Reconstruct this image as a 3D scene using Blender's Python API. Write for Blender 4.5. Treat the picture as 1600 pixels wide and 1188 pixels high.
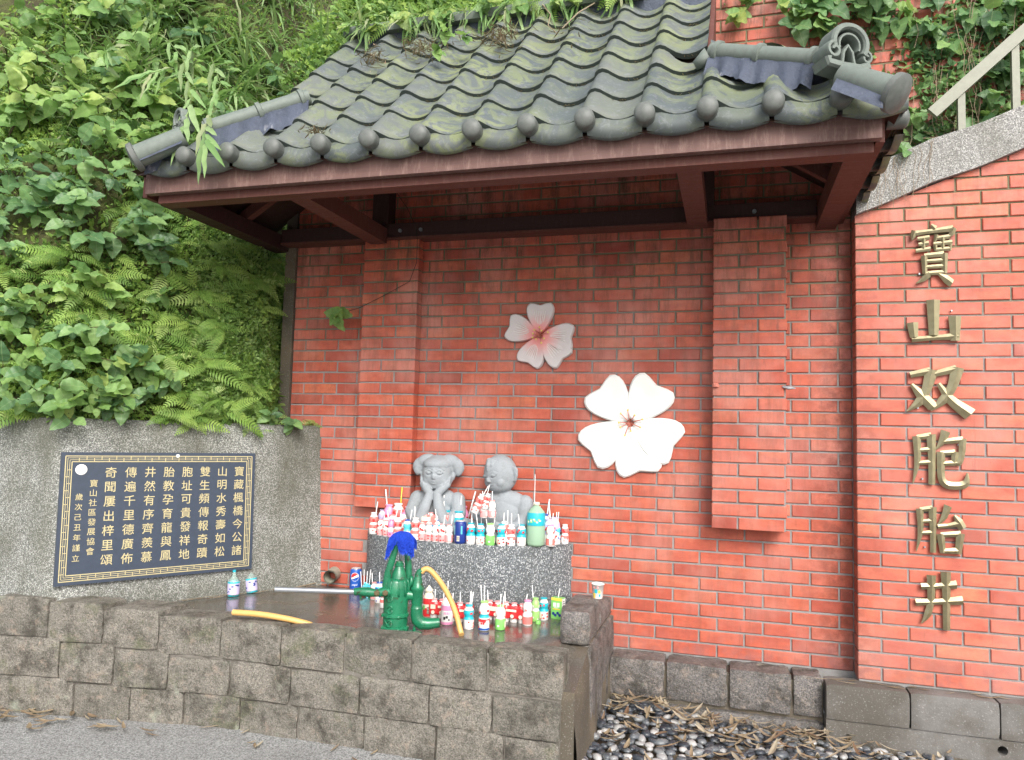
import bpy, bmesh, math, random
from mathutils import Vector, Matrix, noise, Euler
R = math.radians
random.seed(7)
S = bpy.context.scene
for o in list(bpy.data.objects): bpy.data.objects.remove(o)
COL = S.collection
# ------------------------------------------------------------------ camera, world, sun, exposure
F, YAW, PIT, ROL, CD, CH = 1180.0, .2827433, .0742159, .0267926, 4.397224, 1.181463
fw = Vector((-math.sin(YAW)*math.cos(PIT), math.cos(YAW)*math.cos(PIT), math.sin(PIT)))
rt0 = Vector((math.cos(YAW), math.sin(YAW), 0)); up0 = rt0.cross(fw)
rt = math.cos(ROL)*rt0 + math.sin(ROL)*up0; up = -math.sin(ROL)*rt0 + math.cos(ROL)*up0
CAMP = Vector((0, -CD, CH))
cd = bpy.data.cameras.new('camera'); cam = bpy.data.objects.new('camera', cd); COL.objects.link(cam)
cam.matrix_world = Matrix(((rt.x, up.x, -fw.x, CAMP.x), (rt.y, up.y, -fw.y, CAMP.y), (rt.z, up.z, -fw.z, CAMP.z), (0, 0, 0, 1)))
cd.sensor_width = 36; cd.lens = 36*F/1600; cd.clip_start = .05; cd.clip_end = 500
S.camera = cam
W = bpy.data.worlds.new("World"); S.world = W; W.use_nodes = True
wn = W.node_tree.nodes; wl = W.node_tree.links; wn.clear()
sky = wn.new('ShaderNodeTexSky'); sky.sky_type = 'NISHITA'; sky.sun_disc = False
sky.sun_elevation = R(38); sky.sun_rotation = R(150); sky.air_density = 1.2; sky.dust_density = 4; sky.ozone_density = 1
hs = wn.new('ShaderNodeHueSaturation'); hs.inputs['Saturation'].default_value = .35
bg = wn.new('ShaderNodeBackground'); bg.inputs['Strength'].default_value = .15
wo = wn.new('ShaderNodeOutputWorld')
wl.new(sky.outputs[0], hs.inputs['Color']); wl.new(hs.outputs[0], bg.inputs[0]); wl.new(bg.outputs[0], wo.inputs[0])
sl = bpy.data.lights.new('sun', 'SUN'); sl.energy = 1.15; sl.angle = R(24); sl.color = (1, .97, .92)
sun = bpy.data.objects.new('sun', sl); COL.objects.link(sun)
sd = Vector((math.sin(R(150))*math.cos(R(38)), math.cos(R(150))*math.cos(R(38)), math.sin(R(38))))
sun.rotation_euler = sd.to_track_quat('Z', 'Y').to_euler()
vs = S.view_settings; vs.view_transform = 'Standard'; vs.look = 'None'; vs.gamma = 1; vs.exposure = .93
S.render.film_transparent = False
S.cycles.max_bounces = 6

def ray(x, y): return fw*F + rt*(x-800) - up*(y-594)
def at(x, y, Y): d = ray(x, y); return CAMP + d*((Y-CAMP.y)/d.y)
def atz(x, y, z): d = ray(x, y); return CAMP + d*((z-CAMP.z)/d.z)
def px(P):
    d = Vector(P)-CAMP; w = d.dot(fw)
    return (800+F*d.dot(rt)/w, 594-F*d.dot(up)/w) if w > .1 else (-999, -999)

# ------------------------------------------------------------------ helpers
class MB:
    def __init__(s): s.v = []; s.f = []; s.a = []; s.m = []
    def add(s, vs, fs, a=0.0, m=0):
        n = len(s.v); s.v += [tuple(v) for v in vs]; s.f += [tuple(i+n for i in f) for f in fs]
        s.a += [a]*len(fs); s.m += [m]*len(fs)
    def box(s, a, b, r=0.0, m=0, M=None):
        (x0, y0, z0), (x1, y1, z1) = a, b
        v = [Vector(p) for p in ((x0,y0,z0),(x1,y0,z0),(x1,y1,z0),(x0,y1,z0),(x0,y0,z1),(x1,y0,z1),(x1,y1,z1),(x0,y1,z1))]
        if M: v = [M @ p for p in v]
        s.add(v, [(0,3,2,1),(4,5,6,7),(0,1,5,4),(1,2,6,5),(2,3,7,6),(3,0,4,7)], r, m)
    def tube(s, pts, rad, n=8, cap=True, m=0, flat=1.0):
        pts = [Vector(p) for p in pts]; rr = rad if isinstance(rad, (list, tuple)) else [rad]*len(pts)
        vs = []; fs = []; ref = None
        for i, p in enumerate(pts):
            t = (pts[min(i+1, len(pts)-1)]-pts[max(i-1, 0)]).normalized()
            if ref is None:
                ref = Vector((0,0,1)) if abs(t.z) < .9 else Vector((0,1,0))
            u = (ref - t*ref.dot(t)).normalized(); ref = u; w = t.cross(u)
            for k in range(n):
                a = 2*math.pi*k/n; vs.append(p + (u*math.cos(a)*flat + w*math.sin(a))*rr[i])
        for i in range(len(pts)-1):
            for k in range(n):
                fs.append((i*n+k, i*n+(k+1) % n, (i+1)*n+(k+1) % n, (i+1)*n+k))
        if cap: fs.append(tuple(range(n-1, -1, -1))); fs.append(tuple(range((len(pts)-1)*n, len(pts)*n)))
        s.add(vs, fs, 0, m)
    def lathe(s, prof, n=20, c=(0,0,0), m=0, M=None):
        vs = []; fs = []
        for r, z in prof:
            for k in range(n):
                a = 2*math.pi*k/n; q = Vector((c[0]+r*math.cos(a), c[1]+r*math.sin(a), c[2]+z)); vs.append(M @ q if M else q)
        for i in range(len(prof)-1):
            for k in range(n): fs.append((i*n+k, i*n+(k+1) % n, (i+1)*n+(k+1) % n, (i+1)*n+k))
        fs.append(tuple(range(n-1, -1, -1))); fs.append(tuple(range((len(prof)-1)*n, len(prof)*n)))
        s.add(vs, fs, 0, m)
    def mesh(s, name, mats, smooth=False):
        me = bpy.data.meshes.new(name); me.from_pydata(s.v, [], s.f)
        for mt in (mats if isinstance(mats, (list, tuple)) else [mats]): me.materials.append(mt)
        at_ = me.attributes.new('rnd', 'FLOAT', 'FACE'); at_.data.foreach_set('value', s.a)
        me.polygons.foreach_set('material_index', s.m)
        if smooth: me.polygons.foreach_set('use_smooth', [True]*len(s.f))
        me.update(); return me
    def build(s, name, mats, parent=None, smooth=False): return put(name, s.mesh(name, mats, smooth), parent)
def put(name, me, parent=None, loc=None, rot=None, sc=None):
    o = bpy.data.objects.new(name, me); COL.objects.link(o)
    if parent is not None: o.parent = parent
    if loc is not None: o.location = loc
    if rot is not None: o.rotation_euler = rot
    if sc is not None: o.scale = (sc, sc, sc) if isinstance(sc, (int, float)) else sc
    return o
def tag(o, label=None, cat=None, group=None, kind=None):
    if label: o['label'] = label
    if cat: o['category'] = cat
    if group: o['group'] = group
    if kind: o['kind'] = kind
    return o
def thing(name, label, cat, loc=(0,0,0), rz=0, group=None):
    o = put(name, None, None, loc, (0,0,rz)); o.empty_display_size = .05
    return tag(o, label, cat, group)
def smooth_angle(o, ang=40):
    me = o.data; me.polygons.foreach_set('use_smooth', [True]*len(me.polygons))
    try: me.set_sharp_from_angle(angle=R(ang))
    except Exception: pass
    return o
def copy_tree(root):
    c = root.copy(); COL.objects.link(c)
    for ch in list(root.children):
        d = ch.copy(); COL.objects.link(d); d.parent = c
        for g in list(ch.children):
            e = g.copy(); COL.objects.link(e); e.parent = d
    return c
def fbm(p, sc, o=4): return noise.fractal(Vector(p)*sc, .8, 2.0, o)

# ------------------------------------------------------------------ materials
class N:
    def __init__(s, name):
        s.m = bpy.data.materials.new(name); s.m.use_nodes = True; s.t = s.m.node_tree
        s.b = s.t.nodes['Principled BSDF']; s.out = s.t.nodes['Material Output']
        s.pos = s.t.nodes.new('ShaderNodeNewGeometry').outputs['Position']; s._tc = None
    def obj(s):
        if not s._tc: s._tc = s.t.nodes.new('ShaderNodeTexCoord')
        return s._tc.outputs['Object']
    def lk(s, a, b): s.t.links.new(a, b)
    def set(s, inp, v):
        if hasattr(v, 'is_linked'): s.lk(v, inp)
        else: inp.default_value = v
    def noise(s, sc, det=4, rough=.6, vec=None, stretch=None, dist=0):
        v = vec if vec is not None else s.pos
        if stretch:
            mp = s.t.nodes.new('ShaderNodeMapping'); mp.inputs['Scale'].default_value = stretch; s.lk(v, mp.inputs[0]); v = mp.outputs[0]
        n = s.t.nodes.new('ShaderNodeTexNoise'); n.inputs['Scale'].default_value = sc; n.inputs['Detail'].default_value = det
        n.inputs['Roughness'].default_value = rough; n.inputs['Distortion'].default_value = dist; s.lk(v, n.inputs['Vector']); return n.outputs['Fac']
    def voro(s, sc, vec=None, feat='F1', out='Distance', rnd=1):
        n = s.t.nodes.new('ShaderNodeTexVoronoi'); n.feature = feat; n.inputs['Scale'].default_value = sc; n.inputs['Randomness'].default_value = rnd
        s.lk(vec if vec is not None else s.pos, n.inputs['Vector']); return n.outputs[out]
    def ramp(s, f, stops, interp='LINEAR'):
        n = s.t.nodes.new('ShaderNodeValToRGB'); e = n.color_ramp.elements; n.color_ramp.interpolation = interp
        while len(e) < len(stops): e.new(.5)
        for i, (p, c) in enumerate(stops):
            e[i].position = p; e[i].color = (c, c, c, 1) if isinstance(c, (int, float)) else (*c, 1)
        s.lk(f, n.inputs[0]); return n.outputs[0]
    def mix(s, f, a, b, mode='MIX'):
        n = s.t.nodes.new('ShaderNodeMix'); n.data_type = 'RGBA'; n.blend_type = mode
        s.set(n.inputs[0], f); s.set(n.inputs[6], a if not isinstance(a, tuple) else (*a, 1)); s.set(n.inputs[7], b if not isinstance(b, tuple) else (*b, 1))
        return n.outputs[2]
    def math(s, op, a, b=0.0, c=0.0):
        n = s.t.nodes.new('ShaderNodeMath'); n.operation = op; s.set(n.inputs[0], a); s.set(n.inputs[1], b); s.set(n.inputs[2], c); return n.outputs[0]
    def axis(s, k):
        n = s.t.nodes.new('ShaderNodeSeparateXYZ'); s.lk(s.pos, n.inputs[0]); return n.outputs[k]
    def rnd(s):
        oi = s.t.nodes.new('ShaderNodeObjectInfo'); a = s.t.nodes.new('ShaderNodeAttribute'); a.attribute_name = 'rnd'
        return s.math('FRACT', s.math('ADD', oi.outputs['Random'], a.outputs['Fac']))
    def bump(s, h, st=.3, d=.01, prev=None):
        n = s.t.nodes.new('ShaderNodeBump'); n.inputs['Strength'].default_value = st; n.inputs['Distance'].default_value = d
        s.lk(h, n.inputs['Height'])
        if prev is not None: s.lk(prev, n.inputs['Normal'])
        return n.outputs[0]
    def done(s, col=None, rough=.6, bump=None, spec=.5, metal=0, **k):
        if col is not None: s.set(s.b.inputs['Base Color'], col if not isinstance(col, tuple) else (*col, 1))
        s.set(s.b.inputs['Roughness'], rough); s.set(s.b.inputs['Metallic'], metal); s.set(s.b.inputs['Specular IOR Level'], spec)
        if bump is not None: s.lk(bump, s.b.inputs['Normal'])
        for a, b in k.items(): s.set(s.b.inputs[a.replace('_', ' ')], b)
        return s.m
def plain(name, col, rough=.5, metal=0, spec=.5, var=.08, **k):
    n = N(name); f = n.noise(40, 3)
    c = n.mix(f, tuple(max(0, x*(1-var)) for x in col), tuple(min(1, x*(1+var)) for x in col))
    return n.done(c, rough, n.bump(n.noise(120, 3), .05, .002), spec, metal, **k)

def mat_brick(name, base, dark, dirt=.5, sat=1.0):
    n = N(name); r = n.rnd()
    c = n.ramp(r, [(0, dark), (.25, base), (.55, (base[0]*1.08, base[1]*1.2, base[2]*1.15)), (.8, (base[0]*.9, base[1]*.85, base[2]*.95)), (.93, (base[0]*1.15, base[1]*1.5, base[2]*1.3)), (1, (base[0]*.62, base[1]*.7, base[2]*.9))])
    c = n.mix(n.ramp(n.noise(9, 5, .65, stretch=(1, 1, 2.2)), [(.35, 0), (.7, .8)]), c, (base[0]*.66, base[1]*.6, base[2]*.7))
    c = n.mix(n.ramp(n.noise(2.3, 4, .6), [(.44, 0), (.68, .55)]), c, (.56, .27, .22))            # pale bloom of lime
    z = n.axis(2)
    # sooty runs, damp corner; extra dark up high also paints in the eave's shade
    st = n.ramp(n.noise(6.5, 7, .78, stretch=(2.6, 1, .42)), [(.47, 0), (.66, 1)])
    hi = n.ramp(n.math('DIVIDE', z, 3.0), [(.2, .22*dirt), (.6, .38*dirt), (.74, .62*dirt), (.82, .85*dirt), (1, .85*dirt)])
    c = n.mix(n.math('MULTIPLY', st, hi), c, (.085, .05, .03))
    dr = n.ramp(n.noise(9, 7, .82, stretch=(3.2, 1, .22)), [(.60, 0), (.68, .75*min(1, dirt))])
    c = n.mix(n.math('MULTIPLY', dr, n.ramp(n.noise(1.7, 3), [(.42, 0), (.56, 1)])), c, (.07, .045, .035))
    x = n.axis(0)
    cor = n.ramp(n.math('ADD', n.math('MULTIPLY', n.math('ABSOLUTE', n.math('SUBTRACT', x, .56)), 2.0), n.math('MULTIPLY', n.noise(7, 4), .35)), [(.2, .92), (.62, 0)])
    c = n.mix(n.math('MULTIPLY', cor, n.ramp(n.noise(14, 5, .7), [(.4, .15), (.6, .9)])), c, (.16, .035, .02))
    sp = n.ramp(n.noise(95, 3, .7), [(.70, 0), (.78, .8)])
    c = n.mix(n.math('MULTIPLY', sp, n.ramp(n.noise(3, 3), [(.45, 0), (.6, 1)])), c, (.05, .03, .03))
    low = n.ramp(n.math('ADD', z, n.math('MULTIPLY', n.noise(8, 4), .25)), [(.1, .55), (.32, 0)])
    c = n.mix(n.math('MULTIPLY', low, n.ramp(n.noise(16, 4), [(.4, 0), (.65, 1)])), c, (.17, .11, .12))
    b = n.bump(n.noise(260, 3), .12, .003); b = n.bump(n.noise(28, 5), .35, .004, b)
    return n.done(c, n.ramp(n.noise(20, 4), [(.3, .42), (.7, .7)]), b, .45)
M = {}
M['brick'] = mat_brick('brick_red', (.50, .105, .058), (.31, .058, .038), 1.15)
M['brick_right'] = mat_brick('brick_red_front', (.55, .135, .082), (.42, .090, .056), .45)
def mat_mortar():
    n = N('mortar'); c = n.mix(n.noise(14, 6, .75), (.13, .12, .11), (.37, .36, .36))
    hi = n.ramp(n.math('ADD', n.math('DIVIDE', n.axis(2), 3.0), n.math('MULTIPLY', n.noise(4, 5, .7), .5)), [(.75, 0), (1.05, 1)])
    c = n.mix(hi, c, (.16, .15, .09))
    return n.done(c, .9, n.bump(n.noise(160, 4), .5, .004))
M['mortar'] = mat_mortar()
def mat_terrazzo(name, pal, sc=150, dirt=(.12, .11, .08), damp=.5):
    n = N(name)
    v = n.voro(sc, out='Color'); sp = n.t.nodes.new('ShaderNodeSeparateColor'); n.lk(v, sp.inputs[0])
    c = n.ramp(sp.outputs[0], pal, 'CONSTANT')
    d = n.voro(sc)
    c = n.mix(n.ramp(d, [(.35, 0), (.75, .75)]), c, pal[0][1])
    c = n.mix(n.math('MULTIPLY', n.ramp(n.noise(2.2, 6, .65, stretch=(1, 1, .6)), [(.42, 0), (.68, 1)]), damp), c, dirt)
    low = n.ramp(n.math('ADD', n.axis(2), n.math('MULTIPLY', n.noise(6, 4), .2)), [(.22, .55), (.42, 0)])
    c = n.mix(low, c, dirt)
    return n.done(c, .75, n.bump(d, .55, .004), .4)
M['terr_light'] = mat_terrazzo('washed_stone_pale', [(0, (.15, .155, .145)), (.3, (.32, .325, .305)), (.62, (.58, .585, .56)), (.88, (.10, .105, .10))], 210, (.085, .085, .06), .85)
M['terr_dark'] = mat_terrazzo('washed_stone_dark', [(0, (.10, .11, .12)), (.35, (.22, .24, .26)), (.66, (.52, .54, .55)), (.85, (.08, .09, .09))], 165, (.07, .075, .07), .55)
M['coping'] = mat_terrazzo('coping_stone', [(0, (.22, .215, .205)), (.4, (.38, .375, .36)), (.7, (.54, .53, .51)), (.9, (.10, .10, .10))], 200, (.13, .125, .10), .6)
def mat_granite(name, a, b, moss=.4, wet=0):
    n = N(name); r = n.rnd()
    c = n.mix(n.noise(38, 6, .75), a, b)
    g = n.voro(210, out='Color'); sp = n.t.nodes.new('ShaderNodeSeparateColor'); n.lk(g, sp.inputs[0])
    c = n.mix(n.ramp(sp.outputs[0], [(.45, 0), (.9, .55)]), c, (.42, .37, .33))
    c = n.mix(n.ramp(sp.outputs[1], [(.7, 0), (.9, .6)]), c, (.05, .045, .04))
    c = n.mix(n.ramp(r, [(0, .35), (1, 0)]), c, tuple(x*.55 for x in a))
    c = n.mix(n.ramp(n.noise(5, 5, .7), [(.55, 0), (.75, moss)]), c, (.10, .115, .05))
    c = n.mix(n.ramp(n.noise(8, 6, .75), [(.47, 0), (.64, .8)]), c, (.045, .040, .032)); c = n.mix(n.ramp(n.noise(19, 5, .7), [(.56, 0), (.68, .5)]), c, (.36, .28, .22))
    c = n.mix(n.ramp(n.noise(9, 3, .5), [(.66, 0), (.78, .35)]), c, (.40, .46, .36))
    b1 = n.bump(n.noise(240, 4, .7), .6, .004); b1 = n.bump(n.noise(45, 6, .7), .9, .014, b1)
    return n.done(c, n.ramp(n.noise(9, 3), [(.3, .55-wet*.3), (.7, .9-wet*.3)]), b1, .35)
M['granite'] = mat_granite('granite_rim', (.135, .130, .108), (.285, .265, .225), .85)
M['joint'] = None
M['granite_dark'] = mat_granite('granite_damp', (.105, .10, .10), (.23, .215, .21), .25, .5)
def mat_wet():
    n = N('wet_concrete'); c = n.mix(n.noise(7, 6, .7), (.055, .05, .042), (.13, .115, .10))
    c = n.mix(n.ramp(n.noise(2.5, 4), [(.45, 0), (.7, .5)]), c, (.16, .11, .055))
    c = n.mix(n.ramp(n.noise(220, 2, .6), [(.62, 0), (.7, .5)]), c, (.4, .4, .4))
    return n.done(c, n.ramp(n.noise(5, 5, .6), [(.35, .06), (.65, .32)]), n.bump(n.noise(60, 4), .12, .003), .6)
M['wet'] = mat_wet()
def mat_concrete(name, a=(.22, .215, .21), b=(.36, .35, .345), damp=.5):
    n = N(name); c = n.mix(n.noise(13, 6, .7), a, b)
    c = n.mix(n.ramp(n.noise(1.9, 5, .6), [(.42, 0), (.55, damp)]), c, (.075, .065, .05))
    c = n.mix(n.ramp(n.noise(140, 3), [(.6, 0), (.7, .4)]), c, (.5, .5, .5))
    return n.done(c, .8, n.bump(n.noise(130, 5, .7), .5, .006))
M['joint'] = mat_concrete('dark_joint', (.12, .11, .095), (.22, .20, .175), .6)
M['concrete'] = mat_concrete('grey_concrete', (.115, .11, .105), (.23, .22, .21), .75); M['concrete_wet'] = mat_concrete('damp_concrete', (.10, .08, .055), (.19, .15, .10), .75)
def mat_road():
    n = N('asphalt'); v = n.voro(170, out='Color'); sp = n.t.nodes.new('ShaderNodeSeparateColor'); n.lk(v, sp.inputs[0])
    c = n.ramp(sp.outputs[0], [(0, (.14, .14, .138)), (.35, (.27, .27, .265)), (.75, (.43, .43, .425)), (1, (.10, .10, .10))])
    c = n.mix(n.ramp(n.noise(1.2, 5, .6), [(.4, 0), (.7, .5)]), c, (.16, .15, .14))
    return n.done(c, .85, n.bump(n.voro(170), .8, .006))
M['road'] = mat_road()
def mat_tile():
    n = N('roof_tile'); r = n.rnd()
    c = n.ramp(r, [(0, (.072, .088, .092)), (.5, (.098, .114, .112)), (1, (.125, .138, .125))])
    mo = n.ramp(n.noise(6.5, 6, .66, dist=1.6), [(.45, 0), (.55, .82)])
    big = n.ramp(n.noise(1.1, 3), [(.40, .15), (.6, 1)])
    c = n.mix(n.math('MULTIPLY', mo, big), c, (.19, .22, .10))
    c = n.mix(n.ramp(n.noise(26, 4, .6, dist=1.5), [(.55, 0), (.68, .45)]), c, (.20, .215, .24))
    c = n.mix(n.ramp(n.noise(90, 4, .7), [(.6, 0), (.75, .5)]), c, (.07, .075, .07))
    return n.done(c, .62, n.bump(n.noise(150, 4), .25, .003), .45)
M['tile'] = mat_tile()
M['tile_edge'] = plain('tile_edge', (.035, .048, .042), .7, var=.3)
M['tile_cap'] = plain('tile_cap', (.115, .125, .115), .55, var=.35)
M['ridge'] = plain('ridge_tile', (.14, .165, .145), .6, var=.3)
n = N('blue_grey_mortar'); c = n.mix(n.noise(16, 5, .7), (.028, .034, .05), (.09, .11, .16)); c = n.mix(n.ramp(n.noise(11, 5, .7, stretch=(1, 1, .5)), [(.58, 0), (.7, .7)]), c, (.30, .30, .33)); M['cement_blue'] = n.done(c, .7, n.bump(n.noise(30, 5, .7), .8, .012))
def mat_wood(name, a, b, pale=.3):
    n = N(name); g = n.noise(7, 6, .7, stretch=(.6, 6, 14))
    c = n.mix(g, a, b)
    c = n.mix(n.ramp(n.noise(10, 5, .7, stretch=(6, 6, 1.2)), [(.5, 0), (.75, pale)]), c, (.36, .24, .20))
    return n.done(c, n.ramp(g, [(.3, .5), (.7, .75)]), n.bump(g, .3, .003), .4)
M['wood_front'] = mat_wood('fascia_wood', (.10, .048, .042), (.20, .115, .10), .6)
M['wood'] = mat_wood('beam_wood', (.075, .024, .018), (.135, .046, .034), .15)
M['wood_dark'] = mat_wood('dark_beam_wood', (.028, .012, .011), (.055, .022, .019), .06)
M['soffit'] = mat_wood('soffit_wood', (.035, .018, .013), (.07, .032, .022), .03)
M['stone_statue'] = None
def mat_statue():
    n = N('statue_granite'); c = n.mix(n.noise(150, 4, .8), (.20, .22, .24), (.37, .40, .425))
    c = n.mix(n.ramp(n.noise(320, 2, .7), [(.58, 0), (.68, .5)]), c, (.13, .14, .15))
    c = n.mix(n.ramp(n.noise(9, 5, .6), [(.5, 0), (.75, .45)]), c, (.17, .175, .17))
    return n.done(c, .75, n.bump(n.noise(300, 3), .25, .002), .4)
M['statue'] = mat_statue()
def mat_soil():
    n = N('hill_soil'); c = n.mix(n.noise(10, 6, .7), (.035, .028, .014), (.10, .085, .04))
    c = n.mix(n.ramp(n.noise(4.5, 6, .7), [(.40, 0), (.58, .9)]), c, (.085, .105, .022))
    c = n.mix(n.ramp(n.noise(45, 4, .7), [(.5, 0), (.66, .5)]), c, (.16, .17, .05))
    return n.done(c, .95, n.bump(n.noise(40, 6, .75), 1, .03))
M['soil'] = mat_soil()
def mat_leaf(name, cols, trans=.35, rough=.5, spec=.35, vein=False):
    n = N(name); r = n.rnd()
    c = n.ramp(r, [(i/(len(cols)-1), c) for i, c in enumerate(cols)])
    c = n.mix(n.ramp(n.noise(22, 3), [(.4, 0), (.7, .35)]), c, tuple(x*.65 for x in cols[0]))
    if vein:
        ob = n.obj(); sx = n.t.nodes.new('ShaderNodeSeparateXYZ'); n.lk(ob, sx.inputs[0])
        ay = n.math('ABSOLUTE', sx.outputs[1]); rib = n.ramp(n.math('MULTIPLY', ay, 100), [(.04, 1), (.16, 0)])
        sv = n.math('ABSOLUTE', n.math('SINE', n.math('MULTIPLY', n.math('SUBTRACT', sx.outputs[0], n.math('MULTIPLY', ay, .7)), 260)))
        c = n.mix(n.math('MULTIPLY', n.ramp(sv, [(0, 1), (.22, 0)]), .22), c, (.30, .42, .20)); c = n.mix(n.math('MULTIPLY', rib, .6), c, (.42, .52, .24))
        sp = n.ramp(n.noise(60, 2), [(.70, 0), (.76, .5)]); c = n.mix(sp, c, (.30, .22, .07))
    n.done(c, rough, None, spec)
    tr = n.t.nodes.new('ShaderNodeBsdfTranslucent'); mx = n.t.nodes.new('ShaderNodeMixShader'); mx.inputs[0].default_value = trans
    n.lk(n.mix(.5, c, (.16, .25, .03)), tr.inputs[0]); n.lk(n.b.outputs[0], mx.inputs[1]); n.lk(tr.outputs[0], mx.inputs[2]); n.lk(mx.outputs[0], n.out.inputs[0])
    return n.m
M['leaf'] = mat_leaf('broad_leaf', [(.13, .26, .08), (.25, .45, .13), (.38, .60, .17), (.25, .43, .15), (.55, .68, .20), (.33, .54, .15)], .5, .45, .4, True)
M['leaf_dark'] = mat_leaf('dark_leaf', [(.08, .18, .08), (.15, .29, .12), (.23, .40, .15), (.32, .50, .17)], .42, .4, .4, True)
M['fern'] = mat_leaf('fern_leaf', [(.16, .30, .07), (.30, .50, .11), (.46, .64, .16), (.25, .42, .10), (.54, .68, .24)], .5)
M['grass'] = mat_leaf('bamboo_leaf', [(.20, .37, .13), (.30, .50, .18), (.42, .58, .27), (.19, .33, .12), (.52, .54, .32)], .45)
M['under'] = mat_leaf('undergrowth_leaf', [(.06, .12, .035), (.13, .26, .06), (.24, .40, .09), (.34, .52, .11), (.42, .58, .14)], .45)
M['maiden'] = mat_leaf('maidenhair_leaf', [(.18, .33, .08), (.36, .56, .15), (.50, .70, .28), (.56, .74, .32)], .5)
M['stem'] = plain('plant_stem', (.10, .075, .035), .7, var=.3)
M['stem_green'] = plain('green_stem', (.12, .17, .05), .6, var=.2)
M['dry'] = mat_leaf('dry_leaf', [(.17, .12, .075), (.33, .26, .17), (.15, .085, .05), (.42, .37, .28), (.22, .15, .09)], .1, .7)
M['gold'] = None
n = N('gold_metal'); M['gold'] = n.done(n.mix(n.noise(30, 4), (.30, .26, .15), (.50, .45, .29)), n.ramp(n.noise(60, 3), [(.3, .3), (.7, .5)]), n.bump(n.noise(90, 3), .1, .002), .5, .85)
M['navy'] = plain('plaque_granite', (.038, .052, .080), .4, spec=.5, var=.25)
M['gilt'] = plain('gilt_lettering', (.52, .45, .25), .45, var=.15)
M['white'] = plain('white_paint', (.82, .82, .80), .5, var=.03)
M['grey_metal'] = plain('galvanised_pipe', (.38, .40, .43), .35, .7, var=.15)
n = N('green_enamel'); c = n.mix(n.ramp(n.noise(14, 5), [(.4, 0), (.7, 1)]), (.010, .13, .062), (.016, .19, .09))
c = n.mix(n.ramp(n.noise(26, 7, .75), [(.58, 0), (.64, .9)]), c, (.035, .03, .014)); c = n.mix(n.ramp(n.noise(60, 5, .7), [(.66, 0), (.72, .8)]), c, (.16, .07, .03))
M['pump'] = n.done(c, n.ramp(n.noise(18, 3), [(.3, .16), (.7, .34)]), n.bump(n.noise(55, 4), .25, .004), .6)
n = N('blue_towel'); M['towel'] = n.done(n.mix(n.noise(120, 3), (.012, .05, .50), (.03, .13, .95)), .95, n.bump(n.noise(300, 3), 1, .006))
n = N('yellow_hose'); M['hose'] = n.done(n.mix(n.noise(14, 4), (.58, .30, .08), (.72, .46, .17)), .4, None, .5)
M['black'] = plain('rubber_and_hole_dark', (.012, .012, .012), .6)  # wire rubber; also the painted darkness of drain, pipe and spout openings
M['straw'] = plain('white_straw', (.80, .80, .80), .35, var=.03)
M['straw_y'] = plain('yellow_straw', (.75, .55, .05), .35)
for k, c in dict(b_white=(.80, .78, .76), b_pink=(.80, .36, .36), b_rose=(.78, .30, .50), b_red=(.72, .035, .04), b_coral=(.80, .20, .18), b_teal=(.02, .42, .52), b_cyan=(.10, .55, .66), b_green=(.22, .58, .14), b_lime=(.35, .70, .20), b_blue=(.015, .09, .42), b_navy=(.01, .035, .22), b_lilac=(.55, .50, .75), b_cream=(.80, .74, .60), b_yellow=(.85, .60, .08), b_black=(.02, .02, .02), b_orange=(.8, .3, .05)).items():
    M[k] = plain('plastic_'+k[2:], c, .28, var=.05)
M['b_silver'] = plain('foil_silver', (.75, .75, .77), .25, .6)
def mat_clear(name, col, alpha_tr=.75):
    n = N(name); n.done(col, .12, None, .5, 0, **{'Transmission_Weight': alpha_tr}); n.b.inputs['IOR'].default_value = 1.15; return n.m
M['clear'] = mat_clear('clear_plastic', (.75, .92, .86)); M['juice'] = mat_clear('pale_green_drink', (.45, .66, .48), .35)
M['flower_white'] = None
n = N('white_flower'); c = n.mix(n.ramp(n.noise(26, 5, .7), [(.68, 0), (.76, .5)]), (.80, .80, .78), (.25, .26, .25)); M['flower_white'] = n.done(c, .5, n.bump(n.noise(40, 3), .08, .004))
def mat_pinkflower():
    n = N('pink_flower'); o = n.obj(); ln = n.t.nodes.new('ShaderNodeVectorMath'); ln.operation = 'LENGTH'; n.lk(o, ln.inputs[0])
    c = n.ramp(ln.outputs['Value'], [(0, (.72, .16, .15)), (.06, (.74, .28, .27)), (.14, (.60, .53, .53)), (.3, (.56, .57, .57))])
    return n.done(c, .5)
M['flower_pink'] = mat_pinkflower()
M['stamen'] = plain('stamen_red', (.58, .20, .15), .5); M['anther'] = plain('anther_yellow', (.75, .62, .15), .5)
M['rail'] = plain('rail_paint', (.24, .245, .19), .5, var=.2)
M['pvc'] = plain('old_pipe', (.30, .30, .24), .6, var=.3)

# ------------------------------------------------------------------ the setting
mb = MB(); mb.add([(-60,-60,-.285),(60,-60,-.285),(60,60,-.285),(-60,60,-.285)], [(0,1,2,3)])
tag(mb.build('road', M['road']), kind='structure')
# rim line of the basin wall
def rimY(x): return -1.10 - max(0, (-2.4-x))*.17
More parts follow.
